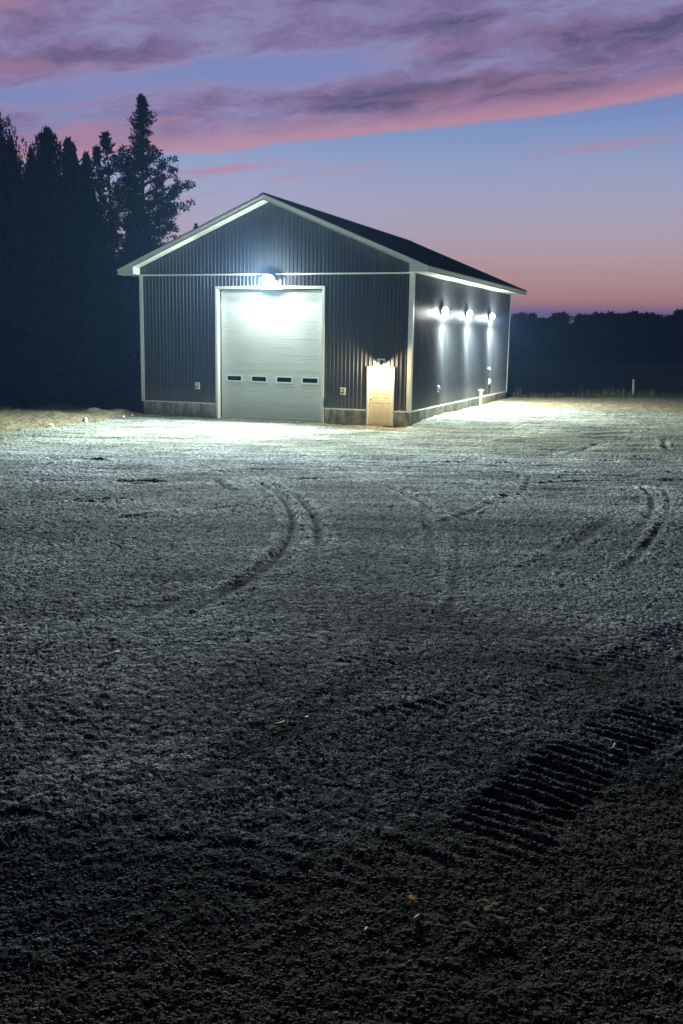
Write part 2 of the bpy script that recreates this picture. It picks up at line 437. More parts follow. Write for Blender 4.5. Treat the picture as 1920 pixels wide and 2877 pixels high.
    x2 = math_(nt, 'ADD', math_(nt, 'MULTIPLY', sep.outputs[0], 0.75), math_(nt, 'MULTIPLY', sep.outputs[1], -0.66))
    x3 = math_(nt, 'ADD', x2, math_(nt, 'MULTIPLY', math_(nt, 'SUBTRACT', soiln.outputs[0], 0.5), 2.0))
    sf = nt.nodes.new('ShaderNodeMapRange'); sf.interpolation_type = 'SMOOTHSTEP'
    sf.inputs['From Min'].default_value = SOIL0; sf.inputs['From Max'].default_value = SOIL0+0.9
    nt.links.new(x3, sf.inputs['Value'])
    soil = ramp(nt, [(0.3, (0.055, 0.042, 0.030)), (0.7, (0.12, 0.098, 0.072))], noise(nt, p, 9, 6, 0.7).outputs[0])
    c = mixc(nt, math_(nt, 'MULTIPLY', sf.outputs[0], 0.85), c, soil.outputs[0])
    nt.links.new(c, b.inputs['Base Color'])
    b.inputs['Roughness'].default_value = 1.0
    b.inputs['Specular IOR Level'].default_value = 0.02
    # relief
    n1 = noise(nt, p, 5, 6, 0.7)
    a = bump(nt, b, n1.outputs[0], 1.0, 0.05)
    vl = nt.nodes.new('ShaderNodeTexVoronoi'); vl.inputs['Scale'].default_value = 11; nt.links.new(p, vl.inputs['Vector'])
    a = bump(nt, b, math_(nt, 'SUBTRACT', 1.0, vl.outputs['Distance']), 0.8, 0.025, a)
    hs = math_(nt, 'SUBTRACT', 1.0, vm.outputs['Distance'])
    a = bump(nt, b, hs, 0.9, 0.016, a)
    hs2 = math_(nt, 'SUBTRACT', 1.0, vs.outputs['Distance'])
    bump(nt, b, hs2, 0.8, 0.010, a)
    return m
_pp = ray_ground(1700, 2500); _pq = ray_ground(1500, 2200)
SOIL0 = float(0.75*_pq[0]-0.66*_pq[1])
MAT['gravel'] = gravel_mat()
def dirt_mat():
    m, nt, b = new_mat('bank_dirt')
    p = pos(nt); n = noise(nt, p, 2.2, 7, 0.7); n2 = noise(nt, p, 14, 5, 0.7)
    r = ramp(nt, [(0.3, (0.11, 0.090, 0.055)), (0.5, (0.20, 0.17, 0.11)), (0.7, (0.28, 0.25, 0.175))], n.outputs[0])
    g = ramp(nt, [(0.45, (0, 0, 0)), (0.6, (1, 1, 1))], n2.outputs[0])
    c = mixc(nt, math_(nt, 'MULTIPLY', g.outputs[0], 0.35), r.outputs[0], (0.13, 0.14, 0.07))
    nt.links.new(c, b.inputs['Base Color']); b.inputs['Roughness'].default_value = 0.95
    b.inputs['Specular IOR Level'].default_value = 0.15
    bump(nt, b, n2.outputs[0], 1.0, 0.06)
    return m
MAT['dirt'] = dirt_mat()
def field_mat():
    m, nt, b = new_mat('field_grass')
    p = pos(nt)
    n = noise(nt, p, 0.05, 6, 0.6); n2 = noise(nt, p, 3, 6, 0.7)
    r = ramp(nt, [(0.3, (0.07, 0.09, 0.055)), (0.7, (0.17, 0.20, 0.12))], n.outputs[0])
    r2 = ramp(nt, [(0.3, (0.7, 0.7, 0.7)), (0.7, (1.3, 1.3, 1.2))], n2.outputs[0])
    c = mixc(nt, 1.0, r.outputs[0], r2.outputs[0], 'MULTIPLY')
    nt.links.new(c, b.inputs['Base Color']); b.inputs['Roughness'].default_value = 1.0
    b.inputs['Specular IOR Level'].default_value = 0.0
    bump(nt, b, n2.outputs[0], 1.0, 0.1)
    return m
MAT['field'] = field_mat()
MAT['stone'] = simple('gravel_stone', (0.16, 0.17, 0.175), 0.9, 0, 0.55, 9.0, 0.001, spec=0.05)
MAT['rock'] = simple('pale_limestone', (0.80, 0.77, 0.70), 0.85, 0, 0.2, 20.0, 0.004)
MAT['straw'] = simple('dry_straw', (0.62, 0.56, 0.40), 0.6, 0, 0.25, 30.0, spec=0.4)
def leaf_mat(name, col):
    m = simple(name, col, 0.45, 0, 0.3, 30.0, spec=0.7)
    nt = m.node_tree; b = [n for n in nt.nodes if n.type == 'BSDF_PRINCIPLED'][0]; out = [n for n in nt.nodes if n.type == 'OUTPUT_MATERIAL'][0]
    t = nt.nodes.new('ShaderNodeBsdfTranslucent'); t.inputs[0].default_value = (*col, 1)
    mx = nt.nodes.new('ShaderNodeMixShader'); mx.inputs[0].default_value = 0.55
    nt.links.new(b.outputs[0], mx.inputs[1]); nt.links.new(t.outputs[0], mx.inputs[2]); nt.links.new(mx.outputs[0], out.inputs[0])
    return m
MAT['leaf_tan'] = leaf_mat('tan_dry_leaf', (0.56, 0.49, 0.38))
MAT['leaf_yellow'] = leaf_mat('yellow_leaf', (0.72, 0.58, 0.30))
MAT['twig'] = simple('brown_twig', (0.50, 0.27, 0.14), 0.85, 0, 0.25, 30.0)
MAT['bark'] = simple('dark_bark', (0.035, 0.028, 0.022), 0.95, 0, 0.4, 6.0, 0.02, spec=0.1)
MAT['needles'] = simple('pine_needles', (0.013, 0.024, 0.014), 0.9, 0, 0.45, 1.2, spec=0.1)
MAT['leaves'] = simple('dark_leaves', (0.018, 0.028, 0.014), 0.9, 0, 0.45, 1.0, spec=0.1)
MAT['blades'] = simple('grass_blades', (0.07, 0.085, 0.035), 0.9, 0, 0.4, 2.0, spec=0.1)
MAT['post'] = simple('weathered_white_post', (0.45, 0.47, 0.44), 0.7, 0, 0.2, 5.0)

# ------------------------------------------------------------------ mesh helpers
def mesh_from_arrays(name, verts, faces, smooth=False):
    """verts Nx3, faces MxK uniform"""
    me = bpy.data.meshes.new(name)
    n, k = faces.shape
    me.vertices.add(len(verts)); me.vertices.foreach_set('co', verts.astype(np.float32).ravel())
    me.loops.add(n*k); me.loops.foreach_set('vertex_index', faces.astype(np.int32).ravel())
    me.polygons.add(n); me.polygons.foreach_set('loop_start', np.arange(0, n*k, k, dtype=np.int32))
    me.polygons.foreach_set('loop_total', np.full(n, k, dtype=np.int32))
    if smooth: me.polygons.foreach_set('use_smooth', np.ones(n, dtype=bool))
    me.update(calc_edges=True); me.validate(verbose=False)
    return me
class MB:
    def __init__(s): s.v = []; s.f = []
    def quad(s, a, b, c, d):
        i = len(s.v); s.v += [a, b, c, d]; s.f.append((i, i+1, i+2, i+3))
    def tri(s, a, b, c):
        i = len(s.v); s.v += [a, b, c]; s.f.append((i, i+1, i+2))
    def poly(s, pts):
        i = len(s.v); s.v += list(pts); s.f.append(tuple(range(i, i+len(pts))))
    def box(s, x0, x1, y0, y1, z0, z1):
        i = len(s.v)
        s.v += [(x0, y0, z0), (x1, y0, z0), (x1, y1, z0), (x0, y1, z0), (x0, y0, z1), (x1, y0, z1), (x1, y1, z1), (x0, y1, z1)]
        for f in ((0, 3, 2, 1), (4, 5, 6, 7), (0, 1, 5, 4), (1, 2, 6, 5), (2, 3, 7, 6), (3, 0, 4, 7)):
            s.f.append(tuple(i+k for k in f))
    def prism(s, pts, off):
        """closed polygon pts (3d) extruded by vector off"""
        i = len(s.v); n = len(pts)
        s.v += list(pts)+[tuple(a+b for a, b in zip(p, off)) for p in pts]
        s.f.append(tuple(i+k for k in range(n))[::-1]); s.f.append(tuple(i+n+k for k in range(n)))
        for k in range(n):
            j = (k+1) % n; s.f.append((i+k, i+j, i+n+j, i+n+k))
    def tube(s, pts, rads, n=10, cap=True):
        pts = [Vector(p) for p in pts]; base = len(s.v)
        for k, p in enumerate(pts):
            d = (pts[min(k+1, len(pts)-1)]-pts[max(k-1, 0)]).normalized()
            a = Vector((0, 0, 1)) if abs(d.z) < 0.9 else Vector((1, 0, 0))
            u = d.cross(a).normalized(); w = d.cross(u)
            for j in range(n):
                t = 2*math.pi*j/n
                s.v.append(tuple(p+(u*math.cos(t)+w*math.sin(t))*rads[k]))
        for k in range(len(pts)-1):
            for j in range(n):
                q = (j+1) % n
                s.f.append((base+k*n+j, base+k*n+q, base+(k+1)*n+q, base+(k+1)*n+j))
        if cap:
            s.f.append(tuple(base+j for j in range(n))[::-1]); s.f.append(tuple(base+(len(pts)-1)*n+j for j in range(n)))
    def build(s, name, mat, parent=None, bevel=0.0, smooth=False, loc=None):
        me = bpy.data.meshes.new(name); me.from_pydata([tuple(v) for v in s.v], [], s.f)
        bm = bmesh.new(); bm.from_mesh(me); bmesh.ops.remove_doubles(bm, verts=bm.verts, dist=1e-5)
        bmesh.ops.recalc_face_normals(bm, faces=bm.faces)
        bm.to_mesh(me); bm.free()
        me.materials.append(mat)
        if smooth:
            for p in me.polygons: p.use_smooth = True
        o = bpy.data.objects.new(name, me); COL.objects.link(o)
        if parent is not None: o.parent = parent
        if bevel:
            b = o.modifiers.new('bevel', 'BEVEL'); b.width = bevel; b.segments = 2; b.limit_method = 'ANGLE'; b.harden_normals = False
        return o
def tag(o, label=None, cat=None, group=None, kind=None):
    if label: o['label'] = label
    if cat: o['category'] = cat
    if group: o['group'] = group
    if kind: o['kind'] = kind
    return o
def empty(name, loc, rz=0.0, label=None, cat=None, group=None):
    o = bpy.data.objects.new(name, None); COL.objects.link(o); o.location = loc; o.rotation_euler = (0, 0, rz); o.empty_display_size = 0.1
    return tag(o, label, cat, group)
def copy_tree(o, parent=None):
    c = o.copy(); COL.objects.link(c); c.parent = parent
    for ch in list(o.children): copy_tree(ch, c)
    return c

# ------------------------------------------------------------------ ground sheet
rings = [0.4]
while rings[-1] < 60: rings.append(rings[-1]*(1.0042 if rings[-1] > 1.4 else 1.03))
while rings[-1] < 260: rings.append(rings[-1]*1.012)
while rings[-1] < 9000: rings.append(rings[-1]*1.06)
rings = np.array(rings)
ang = list(np.arange(-24, 24, 0.085))
a_ = 24.0
while a_ < 60: ang.append(a_); a_ += 0.35
while a_ < 300: ang.append(a_); a_ += 2.0
while a_ < 336: ang.append(a_); a_ += 0.35
ang = np.radians(np.array(ang))+YAW
nr, na = len(rings), len(ang)
X = CAM[0]+rings[:, None]*np.sin(ang)[None, :]; Y = CAM[1]+rings[:, None]*np.cos(ang)[None, :]
X = X.ravel(); Y = Y.ravel()
TRACK_SHADE = np.zeros_like(X)  # painted shade of ruts and lugs, where relief alone stays flat
_rr = np.hypot(X-CAM[0], Y-CAM[1])
Z = base_height(X, Y)+detail(X, Y)+marks_height(X, Y, TRACK_SHADE)
# single stones standing up out of the surface
Z = Z+rng.normal(0, 1, len(X))*np.clip(0.00055*_rr, 0.0012, 0.008)*(1+0.35*ss(TRACK_SHADE, -0.4, 0.2)-0.35)*(1-ss(_rr, 45, 60))
TRACK_SHADE = np.clip(0.5+0.5*TRACK_SHADE, 0, 1)
V = np.stack([X, Y, Z], 1)
i0 = (np.arange(nr-1)[:, None]*na+np.arange(na)[None, :]); i1 = (np.arange(nr-1)[:, None]*na+(np.arange(na)[None, :]+1) % na)
Q = np.stack([i0, i0+na, i1+na, i1], -1).reshape(-1, 4)
# centre fan as degenerate-free small ring of quads
ctr = len(V); V = np.vstack([V, [CAM[0], CAM[1], hgt(CAM[0], CAM[1])]])
cx = V[Q[:, :], 0].mean(1); cy = V[Q[:, :], 1].mean(1)
zc = zones(cx, cy)
fan = np.array([[ctr, j, (j+1) % na, (j+1) % na] for j in range(na)])
def submesh(name, faces, mat, kind='structure'):
    u, inv = np.unique(faces.ravel(), return_inverse=True)
    me = mesh_from_arrays(name, V[u], inv.reshape(faces.shape), True)
    at_ = me.attributes.new('track_shade', 'FLOAT', 'POINT'); at_.data.foreach_set('value', np.append(TRACK_SHADE, 0.5)[u].astype(np.float32))
    me.materials.append(mat)
    o = bpy.data.objects.new(name, me); COL.objects.link(o); o['kind'] = kind
    return o
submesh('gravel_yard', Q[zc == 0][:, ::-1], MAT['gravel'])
submesh('dirt_bank', Q[zc == 1][:, ::-1], MAT['dirt'])
submesh('ground', Q[zc == 2][:, ::-1], MAT['field'])

# ------------------------------------------------------------------ the building
bld = empty('metal_building', (0, 0, 0), label='dark ribbed metal workshop with white trim, gabled roof, tall white overhead door and side door', cat='building')
def roofz(x): return ROOF_TOP-SL*abs(x+W/2)

PITCHR = 0.1524
RIB = [(0.0, 0.0), (0.056, 0.0), (0.066, 0.019), (0.086, 0.019), (0.096, 0.0)]   # offset along the wall, height
def ribbed(length, zlo, zhi, to3, openings=(), start=0.0):
    """vertical ribs; zlo/zhi functions of s; openings: (s0,s1,z0,z1) start from zlo"""
    br = []
    k = -1
    while k*PITCHR+start < length+PITCHR:
        for a, h in RIB: br.append((k*PITCHR+start+a, h))
        k += 1
    br.append((k*PITCHR+start, 0.0))
    ss_, hh_ = np.array([b[0] for b in br]), np.array([b[1] for b in br])
    cuts = [0.0, length]
    for o in openings: cuts += [o[0], o[1]]
    pts = sorted(set([round(float(s), 6) for s in ss_ if 0 < s < length]+cuts))
    # gable peak
    if peak is not None and 0 < peak < length: pts = sorted(set(pts+[peak]))
    mb = MB()
    for a, b in zip(pts[:-1], pts[1:]):
        if b-a < 1e-6: continue
        mid = (a+b)/2
        lo0, lo1 = zlo(a), zlo(b)
        for o in openings:
            if o[0] <= mid <= o[1]: lo0 = lo1 = o[3]
        ha, hb = float(np.interp(a, ss_, hh_)), float(np.interp(b, ss_, hh_))
        hi0, hi1 = zhi(a), zhi(b)
        if hi0-lo0 < 1e-4 and hi1-lo1 < 1e-4: continue
        mb.quad(to3(a, ha, lo0), to3(b, hb, lo1), to3(b, hb, hi1), to3(a, ha, hi0))
    return mb
peak = None
GD = (-7.69, -3.41, 4.80)      # clear opening of overhead door (x0,x1,top)
MD = (-1.575, -0.645, 2.01)    # clear opening of man door
front = lambda s, h, z: (-W+s, -h, z)
ribbed(W, lambda s: H1, lambda s: H2, front, [(GD[0]+W, GD[1]+W, 0, GD[2]), (MD[0]+W, MD[1]+W, 0, MD[2])]).build('wall', MAT['siding'], bld)
peak = W/2
TH = 0.22
g = ribbed(W, lambda s: H2, lambda s: roofz(-W+s)-TH, lambda s, h, z: (-W+s, -h-0.006, z), start=0.02).build('gable', MAT['siding'], bld)
peak = None
ribbed(L, lambda s: H1, lambda s: H2+0.05, lambda s, h, z: (h, s, z)).build('wall', MAT['siding'], bld)
ribbed(L, lambda s: H1, lambda s: H2+0.05, lambda s, h, z: (-W-h, s, z)).build('wall', MAT['siding'], bld)
peak = W/2
ribbed(W, lambda s: H1, lambda s: roofz(-s)-TH, lambda s, h, z: (-s, L+h, z)).build('wall', MAT['siding'], bld)

# foundation: four wall strips with openings under the doors
fb = MB(); zb = -0.8; T = 0.2; fo = -0.02
fb.box(-W-fo, GD[0]-0.08, fo*-1, T, zb, H1-0.01)
fb.box(GD[1]+0.08, MD[0]-0.06, -fo, T, zb, H1-0.01)
fb.box(MD[1]+0.06, 0+fo, -fo, T, zb, H1-0.01)
fb.box(-T, fo, T, L-T, zb, H1-0.01); fb.box(-W-fo, -W+T, T, L-T, zb, H1-0.01); fb.box(-W-fo, fo, L-T, L+fo, zb, H1-0.01)
fb.box(GD[0]-0.08, GD[1]+0.08, 0.0, T*2, zb, -0.045)
fb.box(MD[0]-0.06, MD[1]+0.06, 0.0, T*2, zb, -0.045)
fb.build('foundation', MAT['concrete'], bld)

# base trim (drip flashing)
def strips(name, boxes, mat=None, bevel=0.002):
    m = MB()
    for b in boxes: m.box(*b)
    return m.build(name, mat or MAT['white'], bld, bevel)
bt = 0.045
strips('base_trim', [(-W-0.03, GD[0]-0.10, -0.034, 0.01, H1-bt, H1+0.002)])
strips('base_trim', [(GD[1]+0.10, MD[0]-0.055, -0.034, 0.01, H1-bt, H1+0.002)])
strips('base_trim', [(MD[1]+0.055, 0.03, -0.034, 0.01, H1-bt, H1+0.002)])
strips('base_trim', [(-0.01, 0.036, -0.0335, L+0.03, H1-bt-0.001, H1+0.003)])
# belt trim under the gable
strips('belt_trim', [(-W-0.02, 0.02, -0.040, -0.002, H2-0.025, H2+0.028)])
# corner trims (L sections)
def corner(x, y, sx, sy, name='corner_trim', w=0.125, w2=0.125):
    m = MB(); p = 0.032; t = 0.012
    # leg along x
    m.box(min(x+sx*p, x-sx*w), max(x+sx*p, x-sx*w), min(y+sy*(p-t), y+sy*p), max(y+sy*(p-t), y+sy*p), H1+0.003, H2+(0.0 if sy > 0 else -0.025))
    m.box(min(x+sx*(p-t), x+sx*p), max(x+sx*(p-t), x+sx*p), min(y+sy*(p-t), y-sy*w2), max(y+sy*(p-t), y-sy*w2), H1+0.003, H2)
    return m.build(name, MAT['white'], bld, 0.002)
corner(0, 0, 1, -1); corner(-W, 0, -1, -1); corner(0, L, 1, 1, w2=0.09); corner(-W, L, -1, 1)

# roof sheets with ribs
def roof_side(sgn):
    xr = -W/2; x1 = xr+sgn*(W/2+OS+0.03)
    def zt(x): return ROOF_TOP-SL*abs(x-xr)
    y0, y1 = -OV-0.03, L+OV+0.03
    m = MB()
    prof = []
    y = y0; step = 0.3048
    ys = [(y0, 0.0)]
    yy = y0+0.10
    while yy+0.06 < y1:
        ys += [(yy, 0.0), (yy+0.012, 0.018), (yy+0.03, 0.018), (yy+0.042, 0.0)]; yy += step
    ys.append((y1, 0.0))
    for (a, ha), (b, hb) in zip(ys[:-1], ys[1:]):
        m.quad((xr, a, zt(xr)+ha+0.03), (x1, a, zt(x1)+ha+0.03), (x1, b, zt(x1)+hb+0.03), (xr, b, zt(xr)+hb+0.03))
    m.prism([(xr, y0, zt(xr)+0.002), (x1, y0, zt(x1)+0.002), (x1, y0, zt(x1)+0.029), (xr, y0, zt(xr)+0.029)], (0, y1-y0, 0))
    return m.build('roof', MAT['roof'], bld)
roof_side(1); roof_side(-1)
m = MB()
xr = -W/2
m.prism([(xr-0.18, -OV-0.035, roofz(xr-0.18)+0.052), (xr, -OV-0.035, roofz(xr)+0.060), (xr+0.18, -OV-0.035, roofz(xr+0.18)+0.052), (xr+0.18, -OV-0.035, roofz(xr+0.18)+0.046), (xr, -OV-0.035, roofz(xr)+0.05), (xr-0.18, -OV-0.035, roofz(xr-0.18)+0.046)], (0, L+2*OV+0.07, 0))
m.build('ridge_cap', MAT['roof'], bld)

# rake fascia boards, front and rear, left and right; drip edge step
FH = 0.185
def rake(sgn, yf, yo):
    xe = xr+sgn*(W/2+OS)
    m = MB()
    za, ze = ROOF_TOP, EAVE_TOP
    m.prism([(xr, yf, za), (xe, yf, ze), (xe, yf, ze-FH), (xr, yf, za-FH)], (0, yo*0.03, 0))
    m.prism([(xr, yf-yo*0.022, za), (xe, yf-yo*0.022, ze), (xe, yf-yo*0.022, ze-0.075), (xr, yf-yo*0.022, za-0.075)], (0, yo*0.021, 0))
    # small bottom lip
    m.prism([(xr, yf-yo*0.01, za-FH-0.001), (xe, yf-yo*0.01, ze-FH-0.001), (xe, yf-yo*0.01, ze-FH-0.014), (xr, yf-yo*0.01, za-FH-0.014)], (0, yo*0.05, 0))
    return m.build('rake_fascia', MAT['white'], bld)
for s in (1, -1):
    rake(s, -OV, 1); rake(s, L+OV, -1)
# eave fascia
for s in (1, -1):
    xe = xr+s*(W/2+OS); m = MB()
    a, b = sorted((xe-s*0.03, xe)); m.box(a, b, -OV+0.032, L+OV-0.032, EAVE_TOP-FH-0.012, EAVE_TOP-0.012)
    a, b = sorted((xe+s*0.001, xe+s*0.022)); m.box(a, b, -OV, L+OV, EAVE_TOP-0.085, EAVE_TOP-0.004)
    m.build('eave_fascia', MAT['white'], bld)
# soffits: sloped under the rake, level under the eaves (with vent grooves)
def groove_strip(m, p0, p1, w, n, drop=0.006):
    p0 = Vector(p0); p1 = Vector(p1); w = Vector(w)
    for k in range(n):
        a = p0.lerp(p1, k/n); b = p0.lerp(p1, (k+0.86)/n); c = p0.lerp(p1, (k+1)/n)
        m.quad(tuple(a), tuple(b), tuple(b+w), tuple(a+w))
        up_ = Vector((0, 0, drop))
        m.quad(tuple(b), tuple(b+up_), tuple(b+w+up_), tuple(b+w))
        m.quad(tuple(b+up_), tuple(c+up_), tuple(c+w+up_), tuple(b+w+up_))
        m.quad(tuple(c+up_), tuple(c), tuple(c+w), tuple(c+w+up_))
for yf, dy in ((-OV+0.04, OV-0.04), (L+0.0, OV-0.04)):
    for s in (1, -1):
        m = MB(); xw = xr+s*W/2
        groove_strip(m, (xr, yf, ROOF_TOP-FH-0.004), (xw, yf, roofz(xw)-FH-0.004), (0, dy, 0), 60)
        m.build('soffit', MAT['soffit'], bld)
for s in (1, -1):
    m = MB(); xw = xr+s*W/2; xe = xr+s*(W/2+OS-0.03)
    zs = H2+0.012
    groove_strip(m, (xw, -OV+0.032, zs), (xw, L+OV-0.032, zs), (xe-xw, 0, 0), 110)
    m.build('soffit', MAT['soffit'], bld)
    # boxed return at the eave corners
    for yf, yo in ((-OV, 1), (L+OV, -1)):
        m = MB()
        xe2 = xr+s*(W/2+OS)
        pts = [(xw, yf+yo*0.006, roofz(xw)-FH-0.012), (xe2, yf+yo*0.006, EAVE_TOP-FH-0.013), (xe2, yf+yo*0.006, H2+0.004), (xw, yf+yo*0.006, H2+0.004)]
        m.prism(pts, (0, yo*0.02, 0))
        m.box(min(xw, xw+s*0.015), max(xw, xw+s*0.015), min(yf+yo*0.027, yf+yo*OV), max(yf+yo*0.027, yf+yo*OV), H2+0.018, roofz(xw)-FH-0.005)
        m.build('eave_return', MAT['white'], bld)

# overhead door --------------------------------------------------------------
gd = empty('overhead_door', (0, 0, 0)); gd.parent = bld
RY = 0.20
wins = [(-7.41, -6.80), (-6.365, -5.75), (-5.315, -4.70), (-4.265, -3.645)]
wz0, wz1 = 1.385, 1.575
NS = 8; Z0 = -0.03; SH = (GD[2]-Z0)/NS
prof = []
for k in range(NS):
    zb_ = Z0+k*SH
    # section: joint groove, then pressed horizontal grooves
    prof += [(zb_+0.000, 0.010), (zb_+0.010, 0.0)]
    for q in range(1, 8):
        zc_ = zb_+SH*q/8
        if k == 2 and wz0-0.03 < zc_ < wz1+0.03: continue
        prof += [(zc_-0.010, 0.0), (zc_-0.004, 0.005), (zc_+0.004, 0.005), (zc_+0.010, 0.0)]
    prof += [(zb_+SH-0.008, 0.0)]
prof += [(GD[2]+0.1, 0.0)]
# extra heights for the window cut-outs
for z in (wz0, wz1):
    if all(abs(z-p[0]) > 1e-4 for p in prof): prof.append((z, 0.0))
prof = sorted(prof)
m = MB()
xs = sorted([GD[0]-0.05, GD[1]+0.05]+[v for w_ in wins for v in w_])
for (z0, d0), (z1, d1) in zip(prof[:-1], prof[1:]):
    for a, b in zip(xs[:-1], xs[1:]):
        mid = (a+b)/2; zm = (z0+z1)/2
        if wz0 < zm < wz1 and any(w_[0] < mid < w_[1] for w_ in wins): continue
        m.quad((a, RY+d0, z0), (b, RY+d0, z0), (b, RY+d1, z1), (a, RY+d1, z1))
m.build('door_panel', MAT['door'], gd)
def rrect(x0, x1, z0, z1, r, n=4):
    pts = []
    for cx_, cz_, a0 in ((x1-r, z1-r, 0), (x0+r, z1-r, 90), (x0+r, z0+r, 180), (x1-r, z0+r, 270)):
        for k in range(n+1):
            t = math.radians(a0+90*k/n); pts.append((cx_+r*math.cos(t), cz_+r*math.sin(t)))
    return pts
for w_ in wins:
    m = MB()
    o_ = rrect(w_[0]-0.035, w_[1]+0.035, wz0-0.035, wz1+0.035, 0.03); i_ = rrect(w_[0]+0.012, w_[1]-0.012, wz0+0.012, wz1-0.012, 0.025)
    yf = RY-0.014
    n = len(o_)
    for k in range(n):
        j = (k+1) % n
        m.quad((o_[k][0], yf, o_[k][1]), (o_[j][0], yf, o_[j][1]), (i_[j][0], yf, i_[j][1]), (i_[k][0], yf, i_[k][1]))
        m.quad((o_[k][0], yf, o_[k][1]), (o_[j][0], yf, o_[j][1]), (o_[j][0], RY+0.004, o_[j][1]), (o_[k][0], RY+0.004, o_[k][1]))
        m.quad((i_[k][0], yf, i_[k][1]), (i_[j][0], yf, i_[j][1]), (i_[j][0], RY+0.03, i_[j][1]), (i_[k][0], RY+0.03, i_[k][1]))
    # pane as separate sheet set back in the frame
    fr = m.build('window', MAT['plastic'], gd)
    m2 = MB(); m2.box(w_[0]-0.005, w_[1]+0.005, RY+0.012, RY+0.018, wz0-0.005, wz1+0.005)
    pn = m2.build('pane', MAT['glass'], None)
    # keep depth thing > part > sub-part: pane is flush part of the door
    pn.parent = gd
m = MB(); m.box(GD[0]+0.01, GD[1]-0.01, RY-0.012, RY+0.04, -0.06, Z0+0.004); m.build('bottom_seal', MAT['seal'], gd)
# jambs, head and face trim
m = MB()
jt = 0.03
m.box(GD[0]-jt, GD[0], -0.036, RY+0.0, -0.07, GD[2]+jt); m.box(GD[1], GD[1]+jt, -0.036, RY, -0.07, GD[2]+jt)
m.box(GD[0], GD[1], -0.036, RY, GD[2], GD[2]+jt)
m.box(GD[0]-0.10, GD[0]-jt, -0.040, 0.004, -0.07, GD[2]+0.1); m.box(GD[1]+jt, GD[1]+0.10, -0.040, 0.004, -0.07, GD[2]+0.1)
m.box(GD[0]-jt, GD[1]+jt, -0.040, 0.004, GD[2]+jt, GD[2]+0.1)
m.build('door_frame', MAT['white'], bld, 0.003)
m = MB()
m.box(GD[0]+0.001, GD[0]+0.035, RY-0.03, RY-0.002, -0.05, GD[2]-0.002); m.box(GD[1]-0.035, GD[1]-0.001, RY-0.03, RY-0.002, -0.05, GD[2]-0.002)
m.box(GD[0]+0.035, GD[1]-0.035, RY-0.03, RY-0.002, GD[2]-0.035, GD[2]-0.002)
m.build('weather_strip', MAT['seal'], gd)

# entry door ------------------------------------------------------------------
ed = empty('entry_door', (0, 0, 0)); ed.parent = bld
x0, x1, zt = MD[0]+0.012, MD[1]-0.012, MD[2]-0.01; z0 = -0.035; dy = 0.06
pan = []
wd = x1-x0; pw = (wd-0.11*2-0.10)/2
cols = [(x0+0.11, x0+0.11+pw), (x1-0.11-pw, x1-0.11)]
rows = [(z0+0.20, z0+0.80), (z0+0.94, z0+1.50), (z0+1.60, z0+1.88)]
for a, b in cols:
    for c, d in rows: pan.append((a, b, c, d))
m = MB()
xs = sorted([x0, x1]+[v for c in cols for v in c]); zs = sorted([z0, zt]+[v for r_ in rows for v in r_])
for a, b in zip(xs[:-1], xs[1:]):
    for c, d in zip(zs[:-1], zs[1:]):
        if any(abs(a-p[0]) < 1e-6 and abs(c-p[2]) < 1e-6 for p in pan):
            e1, e2 = 0.022, 0.045
            def rc(k, y): return [(a+k, y, c+k), (b-k, y, c+k), (b-k, y, d-k), (a+k, y, d-k)]
            lv = [rc(0, dy), rc(0.012, dy+0.012), rc(e1, dy+0.012), rc(e2, dy+0.001)]
            for u_, w_ in zip(lv[:-1], lv[1:]):
                for k in range(4):
                    j = (k+1) % 4; m.quad(u_[k], u_[j], w_[j], w_[k])
            m.quad(*lv[-1])
        else:
            m.quad((a, dy, c), (b, dy, c), (b, dy, d), (a, dy, d))
m.build('door_panel', MAT['mandoor'], ed)
m = MB()
fw_ = 0.055
m.box(MD[0]-fw_+0.001, MD[0], -0.045, 0.09, -0.06, MD[2]+fw_); m.box(MD[1], MD[1]+fw_-0.001, -0.045, 0.09, -0.06, MD[2]+fw_)
m.box(MD[0], MD[1], -0.045, 0.09, MD[2], MD[2]+fw_)
m.build('frame', MAT['white'], ed, 0.003)
m = MB(); m.box(MD[0], MD[1], -0.04, 0.08, -0.075, -0.04); m.build('threshold', MAT['knob'], ed, 0.004)
m = MB(); kx = x0+0.075
m.tube([(kx, dy, 0.90), (kx, dy-0.012, 0.90), (kx, dy-0.02, 0.90), (kx, dy-0.035, 0.90), (kx, dy-0.05, 0.90), (kx, dy-0.06, 0.90), (kx, dy-0.066, 0.90)], [0.03, 0.03, 0.012, 0.014, 0.028, 0.026, 0.012], 14)
m.build('handle', MAT['knob'], ed, smooth=True)

